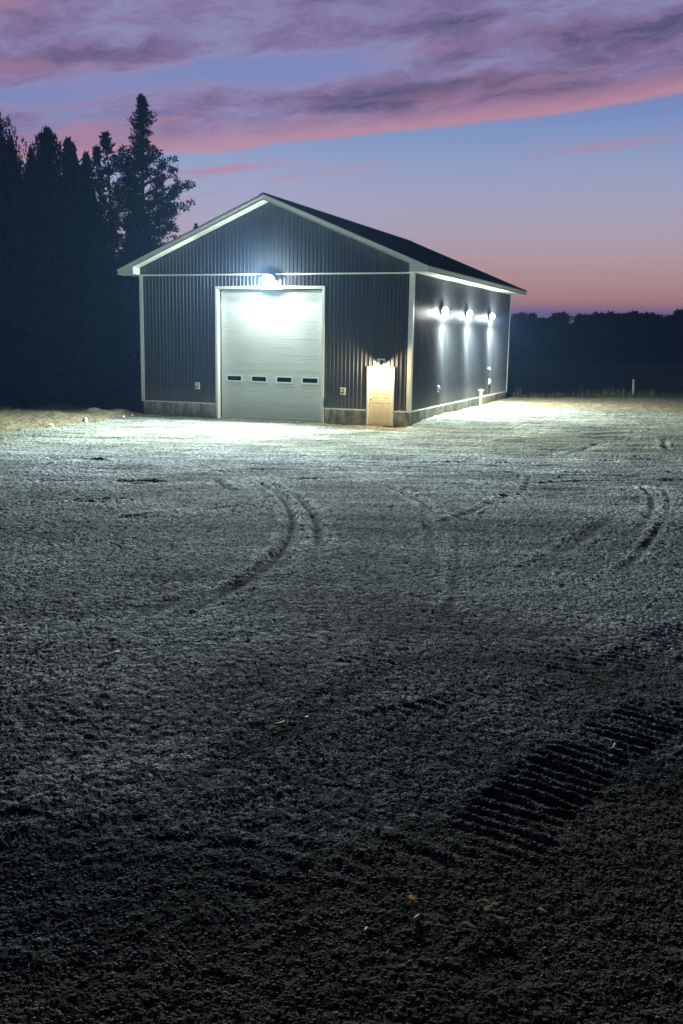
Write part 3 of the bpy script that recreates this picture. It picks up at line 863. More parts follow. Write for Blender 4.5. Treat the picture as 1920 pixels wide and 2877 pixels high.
# ------------------------------------------------------------------ lamps
def add_light(name, kind, loc, power, color, radius=0.05, parent=None, **kw):
    l = bpy.data.lights.new(name, kind); l.energy = power; l.color = color
    if kind in ('POINT', 'SPOT'): l.shadow_soft_size = radius
    for k, v in kw.items(): setattr(l, k, v)
    o = bpy.data.objects.new(name, l); COL.objects.link(o); o.location = loc
    if parent: o.parent = parent
    return o
def wall_pack(loc, rz, label, group=None, w=0.38, h=0.30, d=0.16):
    """box-like flood fixture; local -y is out of the wall, origin on the wall plane"""
    t = empty('wall_lamp', loc, rz, label, 'wall lamp', group)
    m = MB()
    # sloping hood: profile in y,z
    m.prism([(-w*.32, 0, -h*0.25), (-w*.32, 0, h*0.5), (-w*.32, -d*0.40, h*0.46), (-w*.32, -d*0.85, h*0.15), (-w*.32, -d*0.85, h*0.08), (-w*.32, -d*0.25, -h*0.25)], (w*.64, 0, 0))
    m.build('housing', MAT['bronze'], t, 0.008)
    m = MB()
    m.box(-w*.34, w*.34, 0.0, 0.022, -h*0.2, h*0.55); m.build('back_plate', MAT['bronze'], t, 0.004)
    # lamp lens swollen into a glowing bowl, shaped to stand for glare
    bm = bmesh.new(); bmesh.ops.create_uvsphere(bm, u_segments=24, v_segments=14, radius=1.0)
    for v in bm.verts:
        v.co = Vector((v.co.x*w*0.5, -d*0.85+v.co.y*d*0.78, -h*0.05+v.co.z*h*0.50))
    me = bpy.data.meshes.new('lens'); bm.to_mesh(me); bm.free(); me.materials.append(MAT['lens'])
    for p_ in me.polygons: p_.use_smooth = True
    o = bpy.data.objects.new('lens', me); COL.objects.link(o); o.parent = t
    return t
LC_ = (0.86, 1.0, 0.93)
fl = wall_pack((-5.45, -0.045, 5.13), 0, 'bright flood lamp on the wall over the tall overhead door', w=0.50, h=0.40, d=0.30)
def beam(t, loc, power, col, size, tilt, spread=180):
    l = bpy.data.lights.new('lamp_beam', 'AREA'); l.shape = 'RECTANGLE'; l.size = size[0]; l.size_y = size[1]; l.energy = power; l.color = col; l.spread = math.radians(spread)
    o = bpy.data.objects.new('lamp_beam', l); COL.objects.link(o); o.parent = t; o.location = loc; o.rotation_euler = (math.radians(-tilt), 0, 0)   # 0 = straight down, 90 = straight out
    return o
beam(fl, (0, -0.54, -0.12), 9500, LC_, (0.34, 0.16), 92)
add_light('lamp_light', 'POINT', (0, -0.062, -0.18), 700, LC_, 0.012, fl)
add_light('lamp_light', 'POINT', (0, -0.56, -0.02), 330, LC_, 0.06, fl)
SIDE = [(3.72, 'side wall lamp nearest the front corner of the building'), (7.6, 'side wall lamp between the two others'), (11.9, 'side wall lamp nearest the rear corner of the building')]
for i, (yy, lb) in enumerate(SIDE):
    t = wall_pack((0.024, yy, 4.17), math.pi/2, lb, 'lamps along the side wall')
    beam(t, (0, -0.34, -0.12), 1350, (0.90, 1.0, 0.90), (0.28, 0.14), 48)
    add_light('lamp_down_light', 'SPOT', (0, -0.19, -0.24), 3000, (0.90, 1.0, 0.95), 0.05, t, spot_size=math.radians(62), spot_blend=1.0)
    add_light('lamp_light', 'POINT', (0, -0.33, -0.10), 300, (0.93, 1.0, 0.92), 0.06, t)
# small warm lamp over the entry door: square plate, black round barn light with a brim
t = empty('door_lamp', (-1.095, -0.02, 2.215), 0, 'small warm lamp on a square white plate above the entry door', 'wall lamp')
m = MB(); m.box(-0.15, 0.15, -0.022, 0.0, -0.105, 0.14); m.build('mounting_plate', MAT['plastic'], t, 0.004)
m = MB(); m.tube([(0.02, -0.02, 0.03), (0.02, -0.05, 0.03), (0.02, -0.09, 0.02)], [0.058, 0.056, 0.04], 16)
m.tube([(0.02, -0.08, 0.03), (0.02, -0.13, 0.02), (0.02, -0.15, -0.04)], [0.016, 0.016, 0.016], 10)
m.tube([(0.02, -0.15, -0.03), (0.02, -0.15, -0.06), (0.02, -0.15, -0.09), (0.02, -0.15, -0.10)], [0.03, 0.06, 0.10, 0.102], 20)
m.build('housing', MAT['black'], t, smooth=False)
m = MB(); m.tube([(0.02, -0.15, -0.101), (0.02, -0.15, -0.13), (0.02, -0.15, -0.15)], [0.04, 0.035, 0.012], 14); m.build('bulb', MAT['lens_warm'], t, smooth=True)
add_light('lamp_light', 'POINT', (0.02, -0.15, -0.175), 400, (1.0, 0.72, 0.33), 0.02, t)

# ------------------------------------------------------------------ outlets, pipe, post
def outlet(loc, rz, label, group, cable=False, h=0.26, w=0.20):
    t = empty('outlet_box', loc, rz, label, 'outlet', group)
    m = MB(); m.box(-w/2, w/2, -0.03, 0, -h/2, h/2); m.build('mounting_block', MAT['plastic'], t, 0.006)
    m = MB(); m.box(-0.055, 0.055, -0.075, -0.031, -0.07, 0.075); m.build('cover', MAT['plastic'] if cable else MAT['black'], t, 0.008)
    m = MB(); m.box(-0.045, 0.045, -0.083, -0.076, -0.02, 0.055); m.build('lid', MAT['white'], t, 0.004)
    if cable:
        m = MB(); m.tube([(0.03, -0.06, -0.07), (0.03, -0.05, -0.25), (0.032, -0.045, -0.42), (0.03, -0.04, -0.55)], [0.018]*4, 8)
        m.build('cable', MAT['black'], t)
    return t
outlet((-8.58, -0.02, 1.155), 0, 'small white outlet box low on the wall left of the overhead door', 'outlet boxes on the front wall')
outlet((-2.557, -0.02, 1.146), 0, 'small white outlet box on the wall between the overhead door and the entry door', 'outlet boxes on the front wall')
outlet((0.02, 3.55, 1.17), math.pi/2, 'white side wall outlet under the lamp nearest the front corner', 'outlets on the side wall')
outlet((0.02, 12.42, 1.14), math.pi/2, 'white side wall outlet near the rear corner with a black cable below', 'outlets on the side wall', True)
t = empty('hose_tap', (0.02, 12.09, 1.76), math.pi/2, 'tiny bright tap high on the side wall near the rear corner', 'tap')
m = MB(); m.tube([(0, 0, 0), (0, -0.03, 0), (0, -0.08, 0), (0, -0.10, -0.04)], [0.04, 0.02, 0.02, 0.018], 10); m.build('spout', MAT['white'], t)
m = MB(); m.tube([(0, -0.06, 0.02), (0, -0.06, 0.05), (0, -0.06, 0.06)], [0.008, 0.03, 0.03], 10); m.build('wheel', MAT['white'], t)
# standpipe
gz = hgt(0.25, 9.8)
t = empty('standpipe', (0.27, 9.80, gz), 0, 'white plastic pipe with a flared top standing against the side wall', 'pipe')
m = MB(); m.tube([(0, 0, -0.2), (0, 0, 0.50), (0.003, 0.01, 0.52)], [0.05, 0.05, 0.05], 16); m.build('pipe', MAT['pvc'], t, smooth=False)
m = MB(); m.tube([(0, 0.01, 0.50), (0, 0.01, 0.53), (0, 0.01, 0.66), (0, 0.01, 0.68), (0, 0.01, 0.745), (0, 0.01, 0.75), (0, 0.01, 0.62)], [0.062, 0.066, 0.085, 0.125, 0.125, 0.09, 0.06], 18, cap=False); m.build('flared_cap', MAT['pvc'], t)
# marker post in the field
def at(px, dist):
    d = fw*F+RR*(px-960)+UU*(1438.5-1000)
    d = d/np.hypot(d[0], d[1]); return CAM[0]+d[0]*dist, CAM[1]+d[1]*dist
def z_at(px, py, dist):
    d = fw*F+RR*(px-960)+UU*(1438.5-py)
    return CAM[2]+d[2]/np.hypot(d[0], d[1])*dist
x, y = at(1787, 60); zz = hgt(x, y)
t = empty('marker_post', (x, y, zz), 0.3, 'thin white marker post standing in the dark field', 'post')
m = MB(); hh = z_at(1786, 1065, 60)-zz
m.box(-0.055, 0.055, -0.02, 0.02, -0.3, hh*0.96); m.prism([(-0.055, -0.02, hh*0.96+0.001), (0.055, -0.02, hh*0.96+0.001), (0.01, -0.02, hh), (-0.02, -0.02, hh)], (0, 0.04, 0)); m.build('stake', MAT['post'], t)
t.rotation_euler = (0.02, -0.035, 0.3)

# ------------------------------------------------------------------ trees
def gen_tree(seed, H, prof, n_br, clump_n, leaf, tilt=(-0.1, 0.35), gap=0.25, trunk_r=0.2, bare=0.0, asym=None, clump_r=0.45, flat=0.45, double=False):
    r = np.random.default_rng(seed)
    hs = [p[0] for p in prof]; rs = [p[1] for p in prof]
    tb = MB()
    px_, py_ = 0.0, 0.0; pts = []; rad = []
    for k in range(9):
        f = k/8
        pts.append((px_, py_, H*f*0.985-(0.4 if k == 0 else 0))); rad.append(trunk_r*(1-f)**0.85+0.015)
        px_ += r.normal(0, 0.06); py_ += r.normal(0, 0.06)
    tb.tube(pts, rad, 8)
    tp = np.array(pts)
    def axis(f):
        z = f*H; return np.array([np.interp(z, tp[:, 2], tp[:, 0]), np.interp(z, tp[:, 2], tp[:, 1]), z])
    cents = []; cr = []
    for b in range(n_br):
        f = hs[0]+(1-hs[0])*((b+r.random())/n_br)
        if r.random() < gap*0.3: continue
        R = float(np.interp(f, hs, rs))*(0.55+0.55*r.random())
        az = r.random()*2*math.pi
        if asym: R *= asym(f, az)
        el = tilt[0]+(tilt[1]-tilt[0])*f+r.normal(0, 0.1)
        a = axis(f); d = np.array([math.cos(az), math.sin(az), math.tan(el)])
        end = a+d*R; end[2] += 0.12*R
        mid = a+d*R*0.55; mid[2] -= 0.03*R
        if R > 0.5: tb.tube([tuple(a), tuple(mid), tuple(end)], [0.018+0.02*R, 0.012+0.012*R, 0.008], 4, cap=False)
        n = max(2, int(R/(clump_r*0.62)))
        for k in range(n):
            t_ = 0.25+0.8*(k+r.random()*0.7)/n if R > 0.8 else (k+0.5)/n
            if t_ < bare: continue
            if r.random() < gap: continue
            c = a*(1-t_)+end*t_+np.array([r.normal(0, 0.10*R), r.normal(0, 0.10*R), r.normal(0, 0.05*R)])
            cents.append(c); cr.append(min(clump_r, 0.14+0.42*R)*(0.6+0.7*r.random()))
    # leader
    for k in range(6):
        cents.append(axis(0.93+0.012*k)+r.normal(0, 0.04, 3)); cr.append(0.09+0.03*(5-k))
    cents = np.array(cents); cr = np.array(cr); N = len(cents)*clump_n
    C = np.repeat(cents, clump_n, 0); R_ = np.repeat(cr, clump_n)
    dirs = r.normal(0, 1, (N, 3)); dirs /= np.linalg.norm(dirs, axis=1)[:, None]
    off = dirs*(r.random(N)**0.5*R_)[:, None]; off[:, 2] *= flat
    P = C+off
    A = dirs+r.normal(0, 0.6, (N, 3)); A[:, 2] += 0.35; A /= np.linalg.norm(A, axis=1)[:, None]
    B = np.cross(A, r.normal(0, 1, (N, 3))); B /= np.linalg.norm(B, axis=1)[:, None]
    sz = leaf*(0.6+0.8*r.random(N))
    v0 = P-B*(sz*0.28)[:, None]; v1 = P+B*(sz*0.28)[:, None]; v2 = P+A*sz[:, None]
    VV = np.stack([v0, v1, v2], 1).reshape(-1, 3)
    me = mesh_from_arrays('crown', VV, np.arange(N*3).reshape(-1, 3))
    return tb, me
def tree_thing(name, loc, rz, label, cat, group, trunk_mesh, crown_mesh, sc=(1, 1, 1)):
    t = empty(name, loc, rz, label, cat, group); t.scale = sc
    for nm, me in (('trunk', trunk_mesh), ('crown', crown_mesh)):
        o = bpy.data.objects.new(nm, me); COL.objects.link(o); o.parent = t
    return t
PROTO = {}
def proto(key, leafmat, *a, **k):
    tb, me = gen_tree(*a, **k)
    me.materials.append(MAT[leafmat])
    tm = bpy.data.meshes.new('trunk'); tm.from_pydata([tuple(v) for v in tb.v], [], tb.f); tm.materials.append(MAT['bark'])
    PROTO[key] = (tm, me, a[1])
RIGHT = math.atan2(rt[1], rt[0])
def asymA(f, az):
    c = math.cos(az-RIGHT)
    if f < 0.30: return 1.0+0.25*c
    if f < 0.72: return 1.0+0.22*c
    return 1.0
proto('tall', 'needles', 11, 18.0, [(0.16, 2.4), (0.30, 3.0), (0.38, 2.1), (0.50, 2.5), (0.60, 2.8), (0.68, 2.1), (0.76, 1.5), (0.83, 0.85), (0.90, 0.8), (0.96, 0.45), (1.0, 0.08)], 200, 42, 0.17, tilt=(-0.05, 0.7), gap=0.30, trunk_r=0.24, asym=asymA, clump_r=0.36, flat=0.5, bare=0.0)
proto('airy', 'needles', 12, 15.0, [(0.10, 1.3), (0.4, 1.3), (0.7, 1.1), (0.88, 0.7), (1.0, 0.1)], 110, 22, 0.18, tilt=(0.1, 0.8), gap=0.35, trunk_r=0.16, clump_r=0.30, flat=0.6)
proto('dense', 'needles', 13, 14.0, [(0.02, 2.4), (0.3, 2.6), (0.6, 2.0), (0.80, 1.4), (0.90, 0.95), (0.96, 0.45), (1.0, 0.05)], 260, 30, 0.26, tilt=(0.0, 0.8), gap=0.16, trunk_r=0.2, clump_r=0.5, flat=0.7)
proto('spire', 'needles', 14, 14.0, [(0.03, 1.9), (0.5, 1.5), (0.8, 0.85), (0.9, 0.5), (0.96, 0.22), (1.0, 0.04)], 200, 26, 0.22, tilt=(0.1, 0.8), gap=0.22, trunk_r=0.17, clump_r=0.38, flat=0.8)
proto('feather', 'leaves', 15, 15.0, [(0.03, 3.0), (0.3, 3.4), (0.6, 2.6), (0.8, 1.5), (0.92, 0.6), (1.0, 0.1)], 330, 26, 0.22, tilt=(0.25, 1.0), gap=0.15, trunk_r=0.22, clump_r=0.42, flat=0.9)
proto('bush', 'leaves', 16, 4.0, [(0.0, 2.2), (0.4, 2.6), (0.8, 1.6), (1.0, 0.5)], 120, 34, 0.26, tilt=(0.1, 0.5), gap=0.02, trunk_r=0.08, clump_r=0.6, flat=0.9)
def put(kind, px, py, dist, label, group, name='pine_tree', cat='tree', wx=1.0, rz=None, col=None):
    x, y = at(px, dist); zg = float(base_height(x, y)); zt = z_at(px, py, dist)
    tm, me, H = PROTO[kind]; s = (zt-zg)/(H*1.0)
    return tree_thing(name, (x, y, zg), random.random()*6.28 if rz is None else rz, label, cat, group, tm, me, (s*wx, s*wx, s))
G1 = 'pines of the wood left of the building'
put('tall', 405, 274, 58, 'tallest pine, open layered branches, rising behind the left roof eave', G1, rz=0.0)
put('airy', 322, 376, 57, 'thin see-through pine just left of the tallest pine', G1, wx=1.05)
put('airy', 293, 415, 60, 'slender ragged pine in the gap between dense wood and tallest pine', G1)
put('dense', 168, 374, 56, 'dense broad pine with a crowded blunt top, middle of the left wood', G1, wx=0.62)
put('spire', 203, 398, 55, 'narrow pine top just right of the dense blunt-topped pine', G1, wx=0.75)
put('spire', 226, 410, 57, 'narrow pine with a small bulb-shaped tip, third peak of the left wood', G1, wx=0.72)
put('spire', 257, 436, 55, 'short pointed pine at the right end of the dense dark wood', G1, wx=0.75)
G2 = 'leafy trees at the left edge'
put('feather', 3, 292, 54, 'tall feathery tree cut by the left edge of the picture', G2, name='leafy_tree', wx=0.62)
put('feather', 58, 408, 55, 'feathery tree just right of the tallest tree at the left edge', G2, name='leafy_tree', wx=0.5)
put('feather', 108, 430, 57, 'sparse leafy tree left of the dense blunt-topped pine', G2, name='leafy_tree', wx=0.45)
put('airy', 140, 470, 54, 'small sparse tree tucked against the dense blunt-topped pine', G2, name='leafy_tree', wx=1.0)
put('dense', 385, 590, 64, 'low dense pine behind the trunk of the tallest pine', G1, wx=0.8)
put('dense', 470, 745, 66, 'dark low pine hidden behind the left eave of the building', G1)
put('spire', 556, 634, 72, 'pine tip just showing over the left slope of the roof', G1, wx=0.7)
LM = 'dark pine in the solid mass of the left wood'
for px, py, dd in [(15, 500, 50), (70, 530, 51), (120, 500, 50.5), (165, 520, 50), (215, 500, 51), (262, 545, 52), (40, 470, 60), (230, 480, 60), (300, 700, 62), (330, 780, 54)]:
    put('dense', px, py, dd, LM, 'pines filling the left wood', wx=0.85)
put('dense', -70, 420, 55, LM, 'pines filling the left wood')
LB = 'dark shrub at the foot of the left wood'
for k in range(12):
    put('bush', -20+k*36, 930+random.randint(-30, 25), 49+random.random()*3, LB, 'shrubs under the left wood', name='shrub', cat='shrub', wx=1.0)
for k in range(9):
    put('bush', -10+k*52, 850+random.randint(-20, 20), 64+random.random()*3, LB, 'shrubs under the left wood', name='shrub', cat='shrub', wx=1.1)

# far treeline on the right
proto('round_a', 'leaves', 21, 9.0, [(0.05, 2.2), (0.3, 2.9), (0.6, 2.8), (0.82, 2.0), (0.95, 1.0), (1.0, 0.4)], 130, 16, 0.55, tilt=(0.0, 0.6), gap=0.03, trunk_r=0.2, clump_r=0.9, flat=0.85)
proto('round_b', 'leaves', 22, 9.0, [(0.05, 2.0), (0.3, 2.6), (0.6, 2.2), (0.82, 1.3), (0.95, 0.7), (1.0, 0.3)], 130, 16, 0.55, tilt=(0.0, 0.7), gap=0.06, trunk_r=0.2, clump_r=0.8, flat=0.9)
FT = [(1461, 889, 'a'), (1490, 888, 'b'), (1518, 902, 'a'), (1543, 898, 'b'), (1569, 888, 'a'), (1601, 914, 'b'), (1631, 893, 'a'), (1652, 893, 'b'), (1676, 889, 'a'), (1707, 885, 'b'), (1730, 892, 'a'), (1752, 890, 'a'), (1777, 883, 'b'), (1800, 890, 'a'), (1824, 890, 'a'), (1856, 898, 'b'), (1878, 896, 'a'), (1896, 880, 'b'), (1919, 873, 'b'), (1945, 880, 'a')]
spec = {0: 'rounded far tree nearest the rear corner of the building', 4: 'round-topped far tree left of the low notch in the treeline', 5: 'low pale sparse tree in the notch of the far treeline', 17: 'taller pointed tree near the right end of the far treeline', 18: 'tallest dark tree of the far treeline, at the right picture edge'}
for i, (px, py, k) in enumerate(FT):
    put('round_'+k, px, py, 225+random.uniform(-6, 6), spec.get(i, 'dark leafy tree in the far treeline across the field'), 'trees of the far treeline', name='leafy_tree', wx=1.0)
# distant wood filling between them (one mass)
r = np.random.default_rng(5)
cs = []
for px in np.arange(1380, 2200, 3.2):
    x, y = at(px, 236+r.uniform(-6, 8)); zg = -0.9
    top = 6.6+1.2*math.sin(px*0.05)+r.uniform(-0.6, 0.6)
    for z in np.arange(0.3, top, 0.55): cs.append((x+r.normal(0, 0.7), y+r.normal(0, 1.5), zg+z))
for px in np.arange(-300, 560, 9.0):
    x, y = at(px, 72+r.uniform(-2, 3)); top = 7.5+r.uniform(-1, 1)
    for z in np.arange(0.2, top, 0.45): cs.append((x+r.normal(0, 0.5), y+r.normal(0, 0.8), -0.8+z))
cs = np.array(cs); cn = 9; N = len(cs)*cn
C = np.repeat(cs, cn, 0)+r.normal(0, 0.45, (N, 3)); A = r.normal(0, 1, (N, 3)); A /= np.linalg.norm(A, axis=1)[:, None]
B = np.cross(A, r.normal(0, 1, (N, 3))); B /= np.linalg.norm(B, axis=1)[:, None]
sz = (0.45+0.4*r.random(N))[:, None]
me = mesh_from_arrays('distant_wood', np.stack([C-B*sz*0.5, C+B*sz*0.5, C+A*sz], 1).reshape(-1, 3), np.arange(N*3).reshape(-1, 3)); me.materials.append(MAT['leaves'])
o = bpy.data.objects.new('distant_wood', me); COL.objects.link(o); tag(o, 'dark mass of woodland behind the trees', 'wood', None, 'stuff')

# ------------------------------------------------------------------ grass past the banks (stuff)
def grass_object(name, pts, hs, ws, mat, label, seed=3):
    r = np.random.default_rng(seed); n = len(pts)
    az = r.random(n)*2*math.pi; ln = np.stack([np.cos(az), np.sin(az), np.zeros(n)], 1)
    lean = r.normal(0, 0.25, (n, 3)); lean[:, 2] = 0
    P = pts; w = ln*ws[:, None]; h = hs[:, None]
    v0 = P-w; v1 = P+w; mid = P+np.array([0, 0, 0.6])*h+lean*h*0.35; v2 = mid+w*0.6; v3 = mid-w*0.6
    tip = P+np.array([0, 0, 1.0])*h+lean*h
    VV = np.stack([v0, v1, v2, v3, tip, tip], 1).reshape(-1, 3)
    b = np.arange(n)*6
    fq = np.stack([b, b+1, b+2, b+3], 1); ft = np.stack([b+3, b+2, b+4], 1)
    f3 = np.concatenate([np.stack([b, b+1, b+2], 1), np.stack([b, b+2, b+3], 1), ft])
    me = mesh_from_arrays(name, VV, f3); me.materials.append(mat)
    o = bpy.data.objects.new(name, me); COL.objects.link(o); tag(o, label, 'grass', None, 'stuff'); return o
r = np.random.default_rng(9)
px = []; cl = []
for k in range(520):
    # tufts beyond the right crest
    ppx = r.uniform(1440, 2080); dd = r.uniform(47.5, 64)
    x, y = at(ppx, dd)
    if crest_right(np.array([x]), np.array([y]))[0] < 1.2: continue
    cl.append((x, y, 0.16+0.5*r.random()**2))
for k in range(260):
    ppx = r.uniform(-300, 385); dd = r.uniform(37, 47); x, y = at(ppx, dd)
    if crest_left(np.array([x]), np.array([y]))[0] < 0.4 or x > -11.6: continue
    cl.append((x, y, 0.08+0.22*r.random()**2))
P = []; Hh = []
for x, y, h in cl:
    n = 26
    xs = x+r.normal(0, 0.22, n); ys = y+r.normal(0, 0.22, n)
    P.append(np.stack([xs, ys, base_height(xs, ys)-0.02], 1)); Hh.append(h*(0.5+0.7*r.random(n)))
P = np.concatenate(P); Hh = np.concatenate(Hh)
grass_object('grass', P, Hh, 0.008+0.012*r.random(len(P)), MAT['blades'], 'rough grass and weeds past the dirt banks')

# ------------------------------------------------------------------ loose gravel near the viewer (stuff)
phi = (1+5**0.5)/2
ICO = np.array([(-1, phi, 0), (1, phi, 0), (-1, -phi, 0), (1, -phi, 0), (0, -1, phi), (0, 1, phi), (0, -1, -phi), (0, 1, -phi), (phi, 0, -1), (phi, 0, 1), (-phi, 0, -1), (-phi, 0, 1)])/math.sqrt(1+phi*phi)
ICF = np.array([(0, 11, 5), (0, 5, 1), (0, 1, 7), (0, 7, 10), (0, 10, 11), (1, 5, 9), (5, 11, 4), (11, 10, 2), (10, 7, 6), (7, 1, 8), (3, 9, 4), (3, 4, 2), (3, 2, 6), (3, 6, 8), (3, 8, 9), (4, 9, 5), (2, 4, 11), (6, 2, 10), (8, 6, 7), (9, 8, 1)])
r = np.random.default_rng(44)
NP = 95000
rr_ = 1.3*(7.5/1.3)**(r.random(NP)**0.8); aa = YAW+np.radians(r.uniform(-27, 27, NP))
gx = CAM[0]+rr_*np.sin(aa); gy = CAM[1]+rr_*np.cos(aa)
sz = (0.0013+0.0050*r.random(NP)**4)*(1+rr_*0.07)
keep = -ss(rr_, 4.0, 7.5)*0.6+vnoise(gx*0.8, gy*0.8, 51)+0.35*vnoise(gx*3, gy*3, 52) > -0.35+0.45*r.random(NP)
gx, gy, sz = gx[keep], gy[keep], sz[keep]; NP = len(gx)
gz_ = height(gx, gy)+sz*0.1
sc = sz[:, None]*np.stack([1.0+0.5*r.random(NP), 0.8+0.4*r.random(NP), 0.5+0.35*r.random(NP)], 1)
jit = 1+r.normal(0, 0.16, (NP, 12, 1))
vv = ICO[None]*jit*sc[:, None, :]
ca, sa = np.cos(r.random(NP)*6.28), np.sin(r.random(NP)*6.28)
th = r.random(NP)*6.28; ca, sa = np.cos(th), np.sin(th)
vx = vv[..., 0]*ca[:, None]-vv[..., 1]*sa[:, None]; vy = vv[..., 0]*sa[:, None]+vv[..., 1]*ca[:, None]
vv = np.stack([vx+gx[:, None], vy+gy[:, None], vv[..., 2]+gz_[:, None]], -1).reshape(-1, 3)
ff = (ICF[None]+(np.arange(NP)*12)[:, None, None]).reshape(-1, 3)
me = mesh_from_arrays('loose_gravel', vv, ff); me.materials.append(MAT['stone'])
o = bpy.data.objects.new('loose_gravel', me); COL.objects.link(o); tag(o, 'loose gravel stones scattered over the yard', 'gravel', None, 'stuff')

# ------------------------------------------------------------------ single stones, straws and leaves
def rock(px, py, size, label, mat='rock', name='rock', group=None, flat=0.7):
    p = ray_ground(px, py); z = hgt(p[0], p[1])
    bm = bmesh.new(); bmesh.ops.create_icosphere(bm, subdivisions=2, radius=1)
    rs = random.Random(px*7+py)
    ax = [Vector((rs.gauss(0, 1), rs.gauss(0, 1), rs.gauss(0, 1))).normalized() for _ in range(7)]
    for v in bm.verts:
        for a in ax:
            dd = v.co.dot(a)
            if dd > 0.72: v.co -= a*(dd-0.72)
        v.co = Vector((v.co.x*size, v.co.y*size*0.8, v.co.z*size*flat))
    me = bpy.data.meshes.new(name); bm.to_mesh(me); bm.free(); me.materials.append(MAT[mat])
    o = bpy.data.objects.new(name, me); COL.objects.link(o); o.location = (p[0], p[1], z+size*flat*0.35); o.rotation_euler = (rs.uniform(-.3, .3), rs.uniform(-.3, .3), rs.uniform(0, 6))
    return tag(o, label, 'rock', group)
GR = 'pale rocks along the left edge of the yard'
rock(143, 1196, 0.13, 'white rock at the dirt edge, leftmost of the pale rocks', group=GR)
rock(239, 1183, 0.12, 'white rock at the dirt edge, midway along the left bank', group=GR, flat=1.0)
rock(347, 1174, 0.07, 'small pale rock in front of the dirt heaps by the building', group=GR)
rock(371, 1168, 0.07, 'small pale rock at the foot of the dirt heap beside the wall', group=GR)
rock(86, 1664, 0.016, 'small pale pebble on the gravel at the far left')
rock(318, 1797, 0.030, 'white stone lying on the dark gravel at the left', flat=0.38)
rock(540, 1716, 0.04, 'flat pale stone on the gravel left of centre', flat=0.4)
rock(700, 1803, 0.018, 'small pale pebble beside a dark hollow near the centre')
rock(108, 2640, 0.012, 'small rounded grey pebble in the dark lower left foreground')
def ground_bits(name, pts, mat, label, cat, r0=0.003, group=None):
    """a stalk lying along pixel polyline"""
    P = []; r0 = r0*1.5
    for q in pts:
        w = ray_ground(*q); P.append(Vector((w[0], w[1], hgt(w[0], w[1])+r0*2.2+0.008)))
    c = P[0].copy(); m = MB()
    m.tube([tuple(p-c) for p in P], [r0*(0.8+0.4*((i*7) % 3)/2) for i in range(len(P))], 6)
    o = m.build(name, MAT[mat], smooth=True); o.location = c
    return tag(o, label, cat, group)
ground_bits('straw', [(276, 1859), (300, 1851), (322, 1844), (335, 1839)], 'straw', 'long pale straw on the gravel below the white stone', 'straw', 0.005)
ground_bits('straw', [(763, 2042), (780, 2040), (800, 2036)], 'straw', 'thin straw near the centre, left of a shorter straw', 'straw', 0.003)
ground_bits('straw', [(853, 2032), (865, 2026)], 'straw', 'short bright straw right of the thin straw near the centre', 'straw', 0.004)
ground_bits('straw', [(1878, 1848), (1889, 1835)], 'straw', 'short pale straw near the right edge above the track marks', 'straw', 0.005)
ground_bits('straw', [(1020, 2640), (1031, 2626)], 'straw', 'short pale straw in the dark foreground left of the yellow leaf', 'straw', 0.0025)
ground_bits('straw', [(1155, 2613), (1176, 2600)], 'straw', 'broken straw just below the yellow leaf', 'straw', 0.003)
ground_bits('straw', [(1707, 2125), (1722, 2118), (1728, 2112)], 'straw', 'forked straw lying across the deep track marks', 'straw', 0.003)
ground_bits('twig', [(31, 1783), (48, 1787), (60, 1784), (77, 1781)], 'twig', 'reddish brown twig on the gravel at the left edge', 'twig', 0.0045)
def leaf(px, py, length, width, mat, label, rz, curl=0.35, name='dry_leaf', group=None):
    p = ray_ground(px, py); z = hgt(p[0], p[1])
    nu, nv = 9, 4; m = MB(); g_ = {}
    for i in range(nu+1):
        u = i/nu; wv = width*math.sin(math.pi*min(1, u*0.95+0.03))**0.7*(0.65+0.6*random.random())
        for j in range(-nv, nv+1):
            v = j/nv
            g_[i, j] = ((u-0.5)*length, v*wv/2*(1+0.25*(random.random()-0.5))+0.22*width*math.sin(u*5), 0.006+curl*width*v*v*0.6+0.1*length*(u-0.4)**2+0.12*width*math.sin(u*9+v*3)+0.10*width*random.random())
    idx = {k: n for n, k in enumerate(g_)}; m.v = [g_[k] for k in g_]
    for i in range(nu):
        for j in range(-nv, nv): m.f.append((idx[i, j], idx[i+1, j], idx[i+1, j+1], idx[i, j+1]))
    o = m.build(name, MAT[mat], smooth=True)
    s = o.modifiers.new('thickness', 'SOLIDIFY'); s.thickness = 0.0008
    o.location = (p[0], p[1], z+0.010); o.rotation_euler = (random.uniform(0.4, 0.9), random.uniform(-.25, .25), rz); o.location.z += width*0.25; o.scale = (0.85, 0.85, 0.85)
    return tag(o, label, 'leaf', group)
GL = 'dry leaves in the right foreground'
leaf(1148, 2552, 0.035, 0.022, 'leaf_yellow', 'curled yellow leaf in the dark foreground, brightest of the leaves', 1.0, 1.2)
leaf(1163, 2562, 0.04, 0.012, 'leaf_tan', 'narrow tan leaf touching the yellow leaf', -0.3)
leaf(1362, 2556, 0.05, 0.012, 'leaf_tan', 'narrow dry leaf at the top of the leaf litter cluster', 0.2, group=GL)
leaf(1385, 2566, 0.035, 0.014, 'leaf_tan', 'small twisted leaf upper right in the leaf litter cluster', 0.9, 0.9, group=GL)
leaf(1366, 2588, 0.06, 0.022, 'leaf_tan', 'upright oval dry leaf in the middle of the leaf litter cluster', 1.5, 0.6, group=GL)
leaf(1395, 2604, 0.08, 0.016, 'leaf_tan', 'long dry leaf pointing right from the leaf litter cluster', 0.05, 0.5, group=GL)
leaf(1318, 2631, 0.075, 0.018, 'leaf_tan', 'flat pale leaf lying below and left of the leaf litter cluster', -0.1, 0.4, group=GL)
leaf(1518, 2577, 0.04, 0.016, 'leaf_tan', 'crumpled leaf right of the leaf litter cluster', 0.6, 0.9, group=GL)
